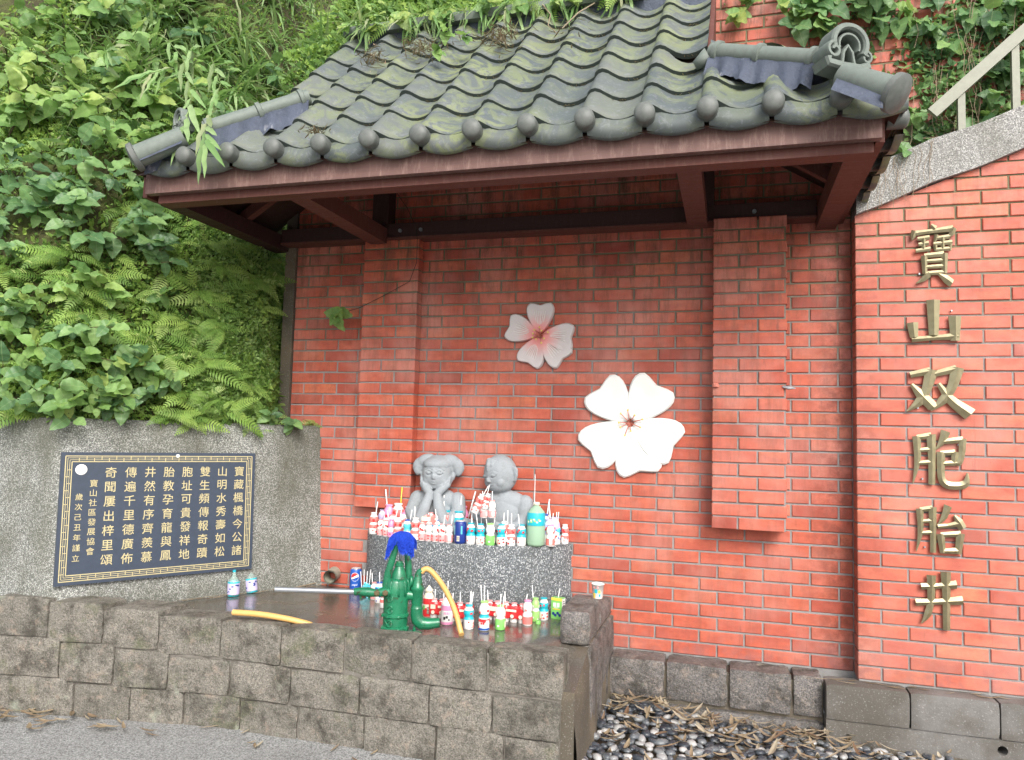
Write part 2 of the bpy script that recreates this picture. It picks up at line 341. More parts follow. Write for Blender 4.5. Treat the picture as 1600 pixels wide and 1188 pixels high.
# basin floor with the spill lip dipping at its right front corner
def floor_z(x, y):
    z = .2 + .004*fbm((x, y, 0), 2)
    k = max(0, min(1, (x+.98)/.22))*max(0, min(1, (-.62-y)/.55)); return z - .13*k*k*(3-2*k)
mb = MB(); nx, ny = 60, 30; vs = []; fs = []
for j in range(ny+1):
    for i in range(nx+1):
        y = .05-1.13*j/ny; x0 = -3.6; x = x0+(-.645-x0)*i/nx; vs.append((x, y, floor_z(x, y)))
for j in range(ny):
    for i in range(nx): a = j*(nx+1)+i; fs.append((a, a+nx+1, a+nx+2, a+1))
mb.add(vs, fs); tag(mb.build('basin_floor', M['wet'], None, True), kind='structure')
# the damp side face below the lip
mb = MB(); vs = []; fs = []; K = 24
for i in range(K+1):
    y = -.03-1.05*i/K
    for q in range(7):
        z = floor_z(-.645, y)*(1-q/6)+(-.3)*q/6; vs.append((-.643+.012*fbm((0, y, z), 5)-.01*(q == 0)+.02*q/6, y, z))
for i in range(K):
    for q in range(6): a = i*7+q; fs.append((a, a+1, a+8, a+7))
for i in range(8):
    x = -.643-.1*i; vs.append((x, -1.08, floor_z(x, -1.08))); vs.append((x, -1.08, -.3))
b0 = (K+1)*7
for i in range(7): a = b0+2*i; fs.append((a, a+2, a+3, a+1))
mb.add(vs, fs); tag(mb.build('basin_side', M['concrete_wet'], None, True), kind='structure')

mb = MB(); mb.box((-.80, -1.078, -.3), (-.650, -.2, .02)); mb.box((-.74, -1.0785, -.3), (-.652, -1.0, .05)); tag(mb.build('basin_fill', M['concrete_wet']), kind='structure')
# rough stone block
def rough_block(x0, x1, y0, y1, z0, z1, amp=.012, n=(10, 4, 6), rot=0, seed=0, bev=.012):
    """block with a lumpy face; y0 is the front"""
    b = bmesh.new(); nx, ny, nz = n
    def face(P, U, V, a, c):
        g = [[b.verts.new(P + U*i/a + V*j/c) for i in range(a+1)] for j in range(c+1)]
        for j in range(c):
            for i in range(a): b.faces.new((g[j][i], g[j][i+1], g[j+1][i+1], g[j+1][i]))
    A = Vector((x0, y0, z0)); X = Vector((x1-x0, 0, 0)); Y = Vector((0, y1-y0, 0)); Z = Vector((0, 0, z1-z0))
    face(A, X, Z, nx, nz); face(A+Z, X, Y, nx, ny); face(A+X, Y, Z, ny, nz); face(A+Y, Z, -Y, nz, ny); face(A+X+Y, -X, Z, nx, nz)
    bmesh.ops.remove_doubles(b, verts=b.verts, dist=1e-5)
    for v in b.verts:
        p = v.co
        e = Vector((min(p.x-x0, x1-p.x), min(p.y-y0, 9), min(p.z-z0, z1-p.z)))
        k = 0
        if e.y < .001:
            inset = bev*(max(0, 1-e.x/.02)+max(0, 1-e.z/.02))
            k = inset + amp*(fbm((p.x+seed*7.1, 3.3, p.z), 9, 5)+.5*fbm((p.x+seed, 9, p.z), 26, 4))*.8
            p.y += k
        if abs(p.z-z1) < .001: p.z += amp*.5*fbm((p.x+seed, p.y, 1), 9, 4)-(.006 if e.x < .01 else 0)
        if abs(p.x-x1) < .001: p.x += amp*.6*fbm((1, p.y+seed, p.z), 10, 4)-(.004 if e.z < .01 else 0)
        if abs(p.x-x0) < .001: p.x += .004
    me = bpy.data.meshes.new('stone'); b.to_mesh(me); b.free()
    me.polygons.foreach_set('use_smooth', [True]*len(me.polygons)); return me
def stone(parent, mat, *a, name='stone', **k):
    me = rough_block(*a, **k); me.materials.append(mat); me.set_sharp_from_angle(angle=R(50)); return put(name, me, parent)

bw = thing('basin_wall', 'low wall of rough pinkish grey granite blocks round the pump basin', 'stone wall')
mb = MB(); mb.box((-3.3, -1.05, -.3), (-.72, -.99, .205)); mb.build('mortar_core', M['concrete_wet'], bw)
C1 = [-3.66, -3.35, -3.05, -2.755, -2.43, -2.09, -1.75, -1.405, -1.04, -.69]
C1x = [-3.84, -3.47, -3.11, -2.77, -2.43, -2.09, -1.75, -1.405, -1.04, -.69]
C2 = [-3.65, -3.27, -2.98, -2.69, -2.37, -2.03, -1.66, -1.31, -1.01, -.70]
C2x = [-3.83, -3.40, -3.05, -2.71, -2.37, -2.03, -1.66, -1.31, -1.01, -.70]
C3 = [-3.64, -3.18, -2.88, -2.60, -2.3, -1.98, -1.63, -1.27, -.95, -.705]
C3x = [-3.82, -3.30, -2.92, -2.62, -2.3, -1.98, -1.63, -1.27, -.95, -.705]
for ci, (J, z0, z1, dy) in enumerate(((C1, .046, .235, 0), (C2, -.130, .040, -.004), (C3, -.31, -.136, -.006))):
    for i in range(9):
        xm = (J[i]+J[i+1])/2; w = J[i+1]-J[i]; s_ = random.uniform
        k_ = max(0, -2.5-xm)*(.055, .05, .03)[ci]; zz = z1 + k_ + s_(-.006, .006)
        g = .003; z0_ = z0 + (max(0, -2.5-xm)*(.05, .03, 0)[ci])
        dz = -.022*(1 - (xm+3.9)/3.2) if False else 0
        so = stone(bw, M['granite'], J[i]+g, J[i+1]-g, rimY(xm)+dy+s_(-.005, .005), max(rimY(xm)+dy+.12, -.97) if xm > -3 else rimY(xm)+.16, z0_, zz, amp=.010, seed=ci*20+i, bev=.004)
        for v in so.data.vertices: v.co.y += rimY(v.co.x)-rimY(xm)
mb = MB(); vs = []
for k, x in enumerate((-3.64, -2.4, -.70)): vs += [(x, rimY(x)+.013, -.3), (x, rimY(x)+.013, .21+max(0, -2.6-x)*.06)]
mb.add(vs, [(0,2,3,1),(2,4,5,3)]); mb.build('mortar_joints', M['joint'], bw)

# curb stones on the right of the basin
cb = thing('curb_stone', 'squared rough granite block standing at the right back corner of the basin', 'stone block')
stone(cb, M['granite_dark'], -.79, -.645, -.75, -.42, .195, .345, amp=.018, n=(9, 8, 7), seed=51, name='upper_block')
stone(cb, M['granite_dark'], -.86, -.648, -.41, -.02, .195, .285, amp=.012, n=(8, 8, 4), seed=53, name='rear_block')
stone(cb, M['granite_dark'], -.70, -.632, -.74, -.02, -.3, .185, amp=.016, n=(4, 14, 9), seed=55, name='side_block')

# plinth of stones below the brick wall, then concrete blocks
pl = thing('plinth', 'low dark granite kerb along the foot of the brick wall behind the pebbles', 'stone kerb')
for i, (a, b_) in enumerate(((-.63, -.335), (-.325, -.01), (0, .305), (.315, .455))):
    stone(pl, M['granite_dark'], a, b_, -.17+random.uniform(-.01, .01), 0.0, -.20, -.004, amp=.014, n=(12, 4, 7), seed=70+i, bev=.006)
mb = MB(); mb.box((-.63, -.15, -.3), (.46, -.01, -.03)); mb.build('mortar_core', M['concrete_wet'], pl)
stone(pl, M['granite_dark'], -.63, .46, -.20, -.10, -.31, -.222, amp=.012, n=(34, 2, 3), seed=90, name='footing')
cp = thing('concrete_kerb', 'grey concrete block kerb with a round drain hole under the right wall', 'kerb')
for i, (a, b_) in enumerate(((.462, .840), (.8425, 1.222), (1.2245, 1.62), (1.6225, 2.0))):
    stone(cp, M['concrete'], a, b_, -.245, -.10, -.175, -.006, amp=.003, n=(12, 3, 5), seed=110+i, name='concrete_block', bev=.004)
# lower band with a drain hole
def disc_hole_wall():
    mb = MB(); cx, cz, r = 1.228, -.222, .022; n = 24; x0, x1, z0, z1 = .462, 2.0, -.31, -.178; y = -.252
    ring = [(cx+r*math.cos(2*math.pi*k/n), y, cz+r*math.sin(2*math.pi*k/n)) for k in range(n)]
    def sq(k):
        a = 2*math.pi*k/n; c, s = math.cos(a), math.sin(a); t = .042/max(abs(c), abs(s)); return (cx+c*t, y, cz+s*t)
    out = [sq(k) for k in range(n)]
    back = [(p[0], y+.12, p[2]) for p in ring]
    mb.add(ring+out, [(k, (k+1) % n, n+(k+1) % n, n+k) for k in range(n)])
    mb.add(ring+back, [(k, n+k, n+(k+1) % n, (k+1) % n) for k in range(n)])
    a, b_ = cx-.042, cx+.042
    mb.add([(x0,y,z0),(a,y,z0),(a,y,z1),(x0,y,z1)], [(0,1,2,3)]); mb.add([(b_,y,z0),(x1,y,z0),(x1,y,z1),(b_,y,z1)], [(0,1,2,3)])
    mb.add([(a,y,z0),(b_,y,z0),(b_,y,cz-.042),(a,y,cz-.042)], [(0,1,2,3)]); mb.add([(a,y,cz+.042),(b_,y,cz+.042),(b_,y,z1),(a,y,z1)], [(0,1,2,3)])
    mb.add([(x0,y,z1),(x1,y,z1),(x1,y+.1,z1),(x0,y+.1,z1)], [(0,1,2,3)]); mb.add([(x0,y,z0),(x0,y,z1),(x0,y+.2,z1),(x0,y+.2,z0)], [(0,1,2,3)])
    return mb
disc_hole_wall().build('kerb_base', M['concrete'], cp)
mb = MB(); mb.lathe([(.022, 0), (.022, .01)], 20, M=Matrix.Translation((1.228, -.135, -.222)) @ Matrix.Rotation(R(90), 4, 'X')); mb.build('drain_dark', M['black'], cp)  # black disc painting the shade deep in the hole

# ------------------------------------------------------------------ brick walls
ROW = .07122
def brick_mesh(L, H, D, c=.0035):
    v = [(c, 0, c), (L-c, 0, c), (L-c, 0, H-c), (c, 0, H-c), (0, c, 0), (L, c, 0), (L, c, H), (0, c, H), (0, D, 0), (L, D, 0), (L, D, H), (0, D, H)]
    f = [(0,1,2,3),(0,4,5,1),(1,5,6,2),(2,6,7,3),(3,7,4,0),(4,8,9,5),(5,9,10,6),(6,10,11,7),(7,11,8,4)]
    return v, f
_bc = {}
def brick_data(L, D, mat):
    k = (round(L, 3), round(D, 3), mat.name)
    if k not in _bc:
        mb = MB(); v, f = brick_mesh(L, ROW-.0095, D); mb.add(v, f); _bc[k] = mb.mesh('brick', mat)
    return _bc[k]
def brick_wall(root, x0, x1, zlo, zhi, Y, D, mat, phases=(-1.747, -1.843), keep=300, skip=None, top=None, BL=.24):
    rows = []
    n = int(math.ceil(zhi/ROW)); j = int(math.floor(zlo/ROW+.001))
    for k in range(j, n):
        z = k*ROW+.0045
        x = phases[k % 2] - BL*60
        while x < x1:
            a, b_ = max(x+.005, x0), min(x+BL-.005, x1)
            if b_-a > .02 and a >= x0-1e-6:
                ok = True
                if skip and skip((a+b_)/2, z+.03): ok = False
                if top is not None and z+ROW > min(top(a), top(b_)): ok = 'clip' if z < max(top(a), top(b_)) else False
                if ok: rows.append((a, b_, z, ok))
            x += BL
    rows.sort(key=lambda r: (0 if (-60 < px(((r[0]+r[1])/2, Y, r[2]))[0] < 1660 and -20 < px((r[0], Y, r[2]))[1] < 1200) else 9) + ((Vector(((r[0]+r[1])/2, Y, r[2]))-CAMP).length - (r[1]-r[0])*6))
    bulk = MB(); cnt = 0
    for a, b_, z, ok in rows:
        dy = random.uniform(-.0025, .002); dz = random.uniform(-.001, .001)
        if ok == 'clip':
            za, zb = top(a)-.002, top(b_)-.002; zt = z+ROW-.0095; poly = []
            for (p, q) in (((a, z), (b_, z)), ((b_, z), (b_, zt)), ((b_, zt), (a, zt)), ((a, zt), (a, z))):
                f = lambda w: za+(zb-za)*(w[0]-a)/(b_-a)-w[1]
                fp, fq = f(p), f(q)
                if fp >= 0: poly.append(p)
                if fp*fq < 0: t = fp/(fp-fq); poly.append((p[0]+(q[0]-p[0])*t, p[1]+(q[1]-p[1])*t))
            m_ = len(poly)
            if m_ < 3: continue
            bulk.add([(p[0], Y+dy, p[1]) for p in poly]+[(p[0], Y+D, p[1]) for p in poly], [tuple(range(m_))]+[(i, i+m_, (i+1) % m_+m_, (i+1) % m_) for i in range(m_)], random.random()); continue
        L = round(b_-a, 3)
        if cnt < keep:
            put('brick', brick_data(L, D, mat), root, (a, Y+dy, z+dz)); cnt += 1
        else:
            v, f = brick_mesh(L, ROW-.0095, D); bulk.add([(p[0]+a, p[1]+Y+dy, p[2]+z+dz) for p in v], f, random.random())
    if bulk.v:
        o = bulk.build('brickwork', mat, root); o['kind'] = 'stuff'
wall = thing('brick_wall', 'red brick back wall of the well shelter with two flowers hung on it', 'brick wall')
mb = MB(); mb.box((-2.80, .004, -.1), (.64, .22, 2.915)); mb.build('mortar_bed', M['mortar'], wall)
mb = MB(); mb.box((-2.36, .004, 2.917), (-.125, .22, 3.72)); mb.build('upper_mortar', M['mortar'], wall)
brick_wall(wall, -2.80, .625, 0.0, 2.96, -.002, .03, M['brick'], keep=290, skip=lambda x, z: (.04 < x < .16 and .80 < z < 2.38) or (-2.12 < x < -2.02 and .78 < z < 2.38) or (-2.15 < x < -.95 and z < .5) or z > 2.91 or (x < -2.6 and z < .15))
mb = MB(); mb.box((-2.88, -.02, -.1), (-2.803, .22, 3.0)); tag(mb.build('wall_end_pier', M['concrete_wet']), 'narrow dark mossy concrete pier closing the left end of the brick wall', 'pier')
# the two pilasters
pr = thing('brick_pilaster', 'broader brick pilaster to the right of the white flower', 'pilaster')
mb = MB(); mb.box((-.090, -.134, .7175), (.282, -.004, 2.398)); mb.build('mortar_bed', M['mortar'], pr)
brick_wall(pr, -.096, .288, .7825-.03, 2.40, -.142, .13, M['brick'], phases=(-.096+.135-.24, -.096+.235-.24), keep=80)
p2 = thing('brick_pilaster', 'brick pilaster at the left with the small creeper hanging beside it', 'pilaster')
mb = MB(); mb.box((-2.259, -.076, .7175), (-1.89, -.004, 2.398)); mb.build('mortar_bed', M['mortar'], p2)
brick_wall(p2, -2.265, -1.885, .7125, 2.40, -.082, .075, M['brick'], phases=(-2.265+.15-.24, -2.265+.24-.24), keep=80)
# right wall with the golden characters
def cope_lo(x):
    P = [(.60, 2.385), (.653, 2.402), (.779, 2.449), (.995, 2.544), (1.204, 2.606), (1.407, 2.691), (2.2, 3.02)]
    for (a, za), (b_, zb) in zip(P, P[1:]):
        if x <= b_: return za+(zb-za)*(x-a)/(b_-a)
    return P[-1][1]
rw = thing('brick_wall', 'brighter brick wall at the right carrying the column of golden characters', 'brick wall')
mb = MB(); mb.add([(.632,-.126,-.02),(2.0,-.126,-.02),(2.0,-.126,cope_lo(2.0)),(1.2,-.126,cope_lo(1.2)),(.632,-.126,cope_lo(.632)), (.632,.1,-.02),(.632,.1,cope_lo(.632))], [(0,1,2,3,4),(0,4,6,5)]); mb.build('mortar_bed', M['mortar'], rw)
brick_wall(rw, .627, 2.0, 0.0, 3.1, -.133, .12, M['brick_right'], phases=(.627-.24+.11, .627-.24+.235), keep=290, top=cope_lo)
mb = MB(); xs = [.63+i*.06 for i in range(24)]; vs = []; fs = []
for x in xs:
    w = .235 - .02*(x-.6) ; lo = cope_lo(x)
    for y in (-.165, .06):
        vs += [(x, y, lo), (x, y, lo+w)]
for i in range(len(xs)-1):
    a = i*4; fs += [(a, a+4, a+5, a+1), (a+1, a+5, a+7, a+3), (a, a+2, a+6, a+4)]
fs += [(0, 1, 3, 2)]
mb.add(vs, fs); tag(mb.build('wall_coping', M['coping']), 'speckled pale stone coping rising to the right on top of the brick wall', 'coping')
# upper brick wall right of the roof, up to the bank
uw = thing('brick_wall', 'dirty upper brick wall showing between the roof end and the hanging leaves', 'brick wall')
mb = MB(); mb.box((-.12, .004, 2.917), (2.6, .2, 4.6)); mb.build('mortar_bed', M['mortar'], uw)
mb = MB(); mb.box((.645, .006, 2.3), (2.6, .2, 2.915)); mb.build('mortar_bed', M['mortar'], uw)
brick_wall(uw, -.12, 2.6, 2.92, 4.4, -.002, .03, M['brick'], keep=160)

# slanted concrete wall with the plaque
WP = Vector((-2.50, .05, 0)); WD = Vector((-.563, -.826, 0)).normalized(); WN = Vector((WD.y, -WD.x, 0))  # WN points into the hill
if WN.x > 0: WN = -WN
BT = 1.555; BD = Vector((-1, .06, 0)).normalized(); BN = Vector((.06, 1, 0)).normalized()
def WL(t, d, z):
    if t <= BT: q = WP + WD*t + WN*d
    else:
        k = min(1, (t-BT)/.25); q = WP + WD*BT + BD*(t-BT) + (WN*(1-k)+BN*k).normalized()*d
    return Vector((q.x, q.y, z))
mb = MB(); vs = []; fs = []; T = [i*.1 for i in range(0, 31)]; Zs = [-.3+i*.1 for i in range(0, 15)]+[1.2, 1.215]
for t in T:
    for z in Zs:
        d = .05*max(0, (z-.2)) - .02 + .004*fbm((t, z, 0), 4)
        if z > 1.21: d += .012
        if t < .15: d += (.15-t)*.3*0
        vs.append(WL(t, d, z))
    vs.append(WL(t, .30, 1.215)); 
nz = len(Zs)+1
for i in range(len(T)-1):
    for q in range(nz-1): a = i*nz+q; fs.append((a, a+nz, a+nz+1, a+1))
n0 = len(vs); vs += [WL(0, .30, -.3)]
fs.append(tuple([q for q in range(nz)]+[n0]))
mb.add(vs, fs); cw = mb.build('concrete_wall', M['terr_light'], None, True); cw.data.set_sharp_from_angle(angle=R(40))
tag(cw, 'low washed-stone concrete wall holding back the green bank behind the plaque', 'retaining wall')

# plaque ---------------------------------------------------------------
def glyph_mesh(ch, name, mat, depth=.002, off=.0035):
    cu = bpy.data.curves.new(name, 'FONT'); cu.body = ch; cu.size = 1.0; cu.align_x = 'CENTER'; cu.align_y = 'CENTER'
    cu.extrude = depth; cu.offset = off; cu.resolution_u = 3
    o = bpy.data.objects.new(name, cu); COL.objects.link(o); dg = bpy.context.evaluated_depsgraph_get(); dg.update()
    me = bpy.data.meshes.new_from_object(o.evaluated_get(dg)); COL.objects.unlink(o); bpy.data.objects.remove(o)
    me.materials.clear(); me.materials.append(mat); me.name = name
    if len(me.vertices):
        xs = [v.co.x for v in me.vertices]; ys = [v.co.y for v in me.vertices]
        cx, cy = (min(xs)+max(xs))/2, (min(ys)+max(ys))/2
        me.transform(Matrix.Translation((-cx, -cy, 0)))
    return me
# corners on the wall plane, from right bottom to left top
pt0, pt1 = .515, 1.545; pz0, pz1 = .345, 1.035
plq = thing('inscribed_plaque', 'dark navy stone plaque with gilt characters on the slanted concrete wall', 'plaque')
zm = (pz0+pz1)/2; cen = WL((pt0+pt1)/2, -.02+.05*(zm-.2)-.012, zm)
ex = -WD; ez = (Vector((0, 0, 1))+WN*.05).normalized(); ey = ex.cross(ez).normalized()   # ey points out of wall?
if ey.dot(WN) > 0: ey = -ey
PM = Matrix(((ex.x, ez.x, ey.x, cen.x), (ex.y, ez.y, ey.y, cen.y), (ex.z, ez.z, ey.z, cen.z), (0, 0, 0, 1)))
plq.matrix_world = PM
PW, PH = pt1-pt0, pz1-pz0
mb = MB(); mb.box((-PW/2, -PH/2, -.012), (PW/2, PH/2, .012)); mb.build('slab', M['navy'], plq)
mb = MB()
def bar(x0, y0, x1, y1, w=.0035):
    z = .0125
    if abs(x1-x0) >= abs(y1-y0) and abs(y1-y0) < 1e-6: mb.box((x0, y0-w/2, z-.002), (x1, y0+w/2, z+.0012))
    else: mb.box((x0-w/2, y0, z-.002), (x0+w/2, y1, z+.0012))
for m_, w in ((.020, .0045), (.030, .0026), (.040, .0026), (.050, .0045)):
    a, b_ = PW/2-m_, PH/2-m_
    bar(-a, b_, a, b_, w); bar(-a, -b_, a, -b_, w); bar(-a, -b_, -a, b_, w); bar(a, -b_, a, b_, w)
for i in range(-6, 7):
    x = i*.072
    bar(x, PH/2-.050, x, PH/2-.030); bar(x+.036, PH/2-.040, x+.036, PH/2-.020); bar(x, -PH/2+.020, x, -PH/2+.040); bar(x+.036, -PH/2+.030, x+.036, -PH/2+.050)
for i in range(-4, 4):
    y = i*.072
    bar(-PW/2+.020, y, -PW/2+.040, y); bar(-PW/2+.030, y+.036, -PW/2+.050, y+.036); bar(PW/2-.050, y, PW/2-.030, y); bar(PW/2-.040, y+.036, PW/2-.020, y+.036)
mb.build('key_border', M['gilt'], plq)
cols = ["寶藏楓橋今公諸", "山明水秀壽如松", "雙生頻傳報奇蹟", "胞址可貴發祥地", "胎教孕育龍與鳳", "井然有序齊羨慕", "傳遍千里德廣佈", "奇聞屢出梓里頌"]
def glyph(ch, x, y, s):
    put('character', glyph_mesh(ch, 'character', M['gilt'], off=0 if ch in '傳' else .0035), plq, (x, y, .0135), (0, 0, 0), s)
for i, cc in enumerate(cols):
    x = PW/2-.095-i*.0995
    for j, ch in enumerate(cc): glyph(ch, x, PH/2-.108-j*.0775, .062)
for j, ch in enumerate("寶山社區發展協會"): glyph(ch, -PW/2+.158, PH/2-.165-j*.051, .041)
for j, ch in enumerate("歲次己丑年謹立"): glyph(ch, -PW/2+.092, PH/2-.235-j*.053, .038)
mb = MB(); mb.lathe([(.0, .0), (.028, .0), (.028, .004), (.02, .007)], 20, (-PW/2+.095, PH/2-.092, .012)); mb.build('round_spot', M['white'], plq)
mb = MB(); mb.lathe([(.010, .0), (.010, .004), (.006, .006)], 14, (-.005+.07, PH/2-.018, .012)); mb.build('fixing_stud', M['white'], plq)

# golden characters built stroke by stroke ------------------------------
def brush(mb, pts, ws, k=.35):
    """ridge-backed stroke along pts (unit square) with half widths ws"""
    P = []; n = len(pts)
    # resample
    out = []; wo_ = []
    for i in range(n-1):
        for q in range(4):
            t = q/4; out.append(Vector(pts[i]).lerp(Vector(pts[i+1]), t)); wo_.append(ws[i]*(1-t)+ws[i+1]*t)
    out.append(Vector(pts[-1])); wo_.append(ws[-1])
    for it in range(2):
        out = [out[0]]+[(out[i-1]+out[i]*2+out[i+1])/4 for i in range(1, len(out)-1)]+[out[-1]]
    vs = []; fs = []
    for i, p in enumerate(out):
        t = (out[min(i+1, len(out)-1)]-out[max(i-1, 0)]).normalized(); nn = Vector((-t.y, t.x)); w = wo_[i]
        a, b_ = p+nn*w, p-nn*w
        vs += [(a.x, a.y, 0), (a.x, a.y, k*.07), (p.x, p.y, k*.07+w*.55), (b_.x, b_.y, k*.07), (b_.x, b_.y, 0)]
    for i in range(len(out)-1):
        for q in range(4): a = i*5+q; fs.append((a, a+5, a+6, a+1))
    fs += [(0, 1, 2, 3, 4), tuple(len(vs)-1-q for q in range(5))]
    mb.add(vs, fs)
H, V_, DL, DR, DT = 'H', 'V', 'L', 'R', 'D'
def st(mb, kind, *p, w=.045):
    w = w*1.5
    if kind == 'H': ws = [w*.75, w*.55]+[w*.6]*(len(p)-2); ws = [w*.75]+[w*.6]*(len(p)-2)+[w*.95]
    elif kind == 'V': ws = [w*1.15]+[w*.85]*(len(p)-2)+[w*.8]
    elif kind == 'L': ws = [w*1.15]+[w*.85]*(len(p)-2)+[w*.12]
    elif kind == 'R': ws = [w*.35]+[w*.9]*(len(p)-2)+[w*.9]; ws[-1] = w*1.3
    elif kind == 'D': ws = [w*.35]+[w*1.1]*(len(p)-1)
    elif kind == 'K': ws = [w]+[w*.85]*(len(p)-2)+[w*.15]
    brush(mb, p, ws)
def c_shan(m):
    st(m, V_, (.50, .98), (.50, .22), w=.075); st(m, V_, (.10, .50), (.13, .18), w=.065); st(m, H, (.08, .14), (.5, .17), (.95, .20), w=.055); st(m, V_, (.90, .62), (.90, .10), w=.07)
def c_shuang(m):
    st(m, H, (.08, .78), (.40, .86), w=.05); st(m, DL, (.42, .88), (.34, .50), (.22, .25), (.02, .08), w=.06); st(m, DT, (.10, .60), (.26, .38), (.44, .16), w=.055)
    st(m, H, (.46, .80), (.80, .90), w=.05); st(m, DL, (.82, .92), (.74, .55), (.58, .28), (.40, .10), w=.06); st(m, DR, (.52, .62), (.70, .30), (1.0, .04), w=.062)
def radical_moon(m):
    st(m, DL, (.10, .88), (.12, .45), (.02, .06), w=.045); st(m, H, (.10, .86), (.36, .90), w=.038); st(m, V_, (.36, .92), (.37, .45), (.36, .06), w=.05)
    st(m, H, (.13, .64), (.34, .66), w=.03); st(m, H, (.13, .42), (.34, .44), w=.03)
def c_bao(m):
    radical_moon(m); st(m, DL, (.62, .98), (.56, .80), (.44, .66), w=.05); st(m, H, (.56, .80), (.92, .84), w=.04); st(m, 'K', (.92, .86), (.90, .58), (.84, .42), (.76, .46), w=.045)
    st(m, H, (.52, .60), (.78, .62), w=.035); st(m, V_, (.78, .63), (.76, .42), w=.04); st(m, H, (.54, .42), (.78, .44), w=.034)
    st(m, 'K', (.53, .62), (.52, .16), (.62, .05), (.86, .05), (.98, .10), (.99, .28), w=.052)
def c_tai(m):
    radical_moon(m); st(m, DL, (.68, .96), (.60, .74), (.46, .58), w=.048); st(m, H, (.46, .56), (.66, .58), (.92, .64), w=.042); st(m, DT, (.80, .78), (.90, .66), (.97, .54), w=.05)
    st(m, V_, (.52, .42), (.56, .06), w=.048); st(m, H, (.52, .40), (.92, .44), w=.042); st(m, V_, (.92, .45), (.87, .06), w=.052); st(m, H, (.56, .10), (.88, .12), w=.042)
def c_jing(m):
    st(m, H, (.14, .70), (.5, .73), (.88, .78), w=.055); st(m, H, (.02, .40), (.5, .44), (1.0, .50), w=.058); st(m, DL, (.36, .92), (.35, .45), (.28, .2), (.14, .02), w=.058); st(m, V_, (.66, 1.0), (.67, .5), (.66, -.06), w=.062)
def c_bao3(m):
    st(m, DT, (.46, 1.0), (.54, .92), w=.045); st(m, DL, (.10, .90), (.06, .80), (.04, .74), w=.04); st(m, H, (.10, .86), (.5, .89), (.92, .92), w=.04); st(m, DL, (.93, .93), (.90, .84), (.80, .76), w=.045)
    for a, b_ in (((.16, .76), (.42, .78)), ((.18, .66), (.40, .68)), ((.12, .55), (.44, .58))): st(m, H, a, b_, w=.028)
    st(m, V_, (.29, .77), (.29, .56), w=.03)
    st(m, DL, (.58, .82), (.55, .74), (.50, .68), w=.03); st(m, H, (.56, .76), (.86, .78), w=.028); st(m, H, (.50, .66), (.90, .68), w=.028); st(m, V_, (.70, .77), (.70, .56), w=.03)
    st(m, H, (.54, .56), (.86, .57), w=.026); st(m, V_, (.54, .64), (.55, .54), w=.026); st(m, V_, (.86, .65), (.85, .54), w=.026)
    st(m, V_, (.30, .46), (.31, .14), w=.042); st(m, H, (.30, .46), (.72, .48), w=.034); st(m, V_, (.73, .49), (.73, .14), w=.045)
    st(m, H, (.32, .36), (.71, .37), w=.026); st(m, H, (.32, .26), (.71, .27), w=.026); st(m, H, (.31, .15), (.73, .16), w=.03)
    st(m, DL, (.40, .14), (.28, .05), (.12, -.02), w=.036); st(m, DT, (.60, .14), (.76, .04), (.88, -.04), w=.045)
for fn, nm, lab, x0, x1, z0, z1 in ((c_bao3, '寶', 'topmost, many-stroked golden metal character on the right brick wall', .893, 1.092, 2.03, 2.315), (c_shan, '山', 'second golden character from the top, shaped like a three-pronged mountain', .876, 1.10, 1.70, 1.93),
        (c_shuang, '双', 'third golden character from the top, made of two crossing pairs of strokes', .865, 1.135, 1.345, 1.60), (c_bao, '胞', 'fourth golden character from the top, its right half ending in a long upturned hook', .888, 1.122, .985, 1.265),
        (c_tai, '胎', 'fifth golden character from the top, with a square mouth at its lower right', .900, 1.103, .65, .90), (c_jing, '井', 'lowest golden character on the right wall, shaped like a hash for a well', .893, 1.09, .31, .565)):
    m = MB(); fn(m)
    o = m.build('golden_character', M['gold']); w_, h_ = (x1-x0)*1.08, (z1-z0)*1.04; x0 -= (x1-x0)*.04; z0 -= (z1-z0)*.02
    o.matrix_world = Matrix(((w_, 0, 0, x0), (0, 0, -.26, -.147), (0, h_, 0, z0), (0, 0, 0, 1)))
    tag(o, lab, 'metal character', 'golden characters in a column')
    for k, (sx, sy) in enumerate(((.2, .15), (.85, .75))):
        q = MB(); q.tube([(sx, sy, .0), (sx, sy, -.06)], .018, 6); q.build('mounting_pin', M['grey_metal'], o)

# ------------------------------------------------------------------ canopy roof
roof = thing('tiled_canopy', 'mossy grey tiled lean-to roof with dark red timber frame over the well', 'roof')
Y0, Z0 = -1.25, 2.53
PROF = [(-.018, .018), (-.012, .040), (.004, .054), (.024, .058), (.046, .050), (.072, .032), (.100, .014), (.130, .003), (.160, 0), (.192, .005), (.222, .016), (.248, .030)]
TP = .2545; GA = .25
def tile_bm(L=.30, eave=False):
    b = bmesh.new(); n = len(PROF); th = .026
    D = [0, L*.33, L*.66, L]
    top = [[b.verts.new((u, d, h + .020*(1-d/L))) for (u, h) in PROF] for d in D]
    for j in range(3):
        for i in range(n-1):
            f = b.faces.new((top[j][i], top[j][i+1], top[j+1][i+1], top[j+1][i])); f.smooth = True
    lipd = th if not eave else .0
    lo = [b.verts.new((u, 0.0, h + .020-th)) for (u, h) in PROF]
    for i in range(n-1):
        f = b.faces.new((lo[i], lo[i+1], top[0][i+1], top[0][i])); f.material_index = 1
    # left end thickness of the roll
    f = b.faces.new((top[0][0], top[3][0], b.verts.new((PROF[0][0], L, -.01)), b.verts.new((PROF[0][0], 0, 0)))); f.material_index = 0
    return b
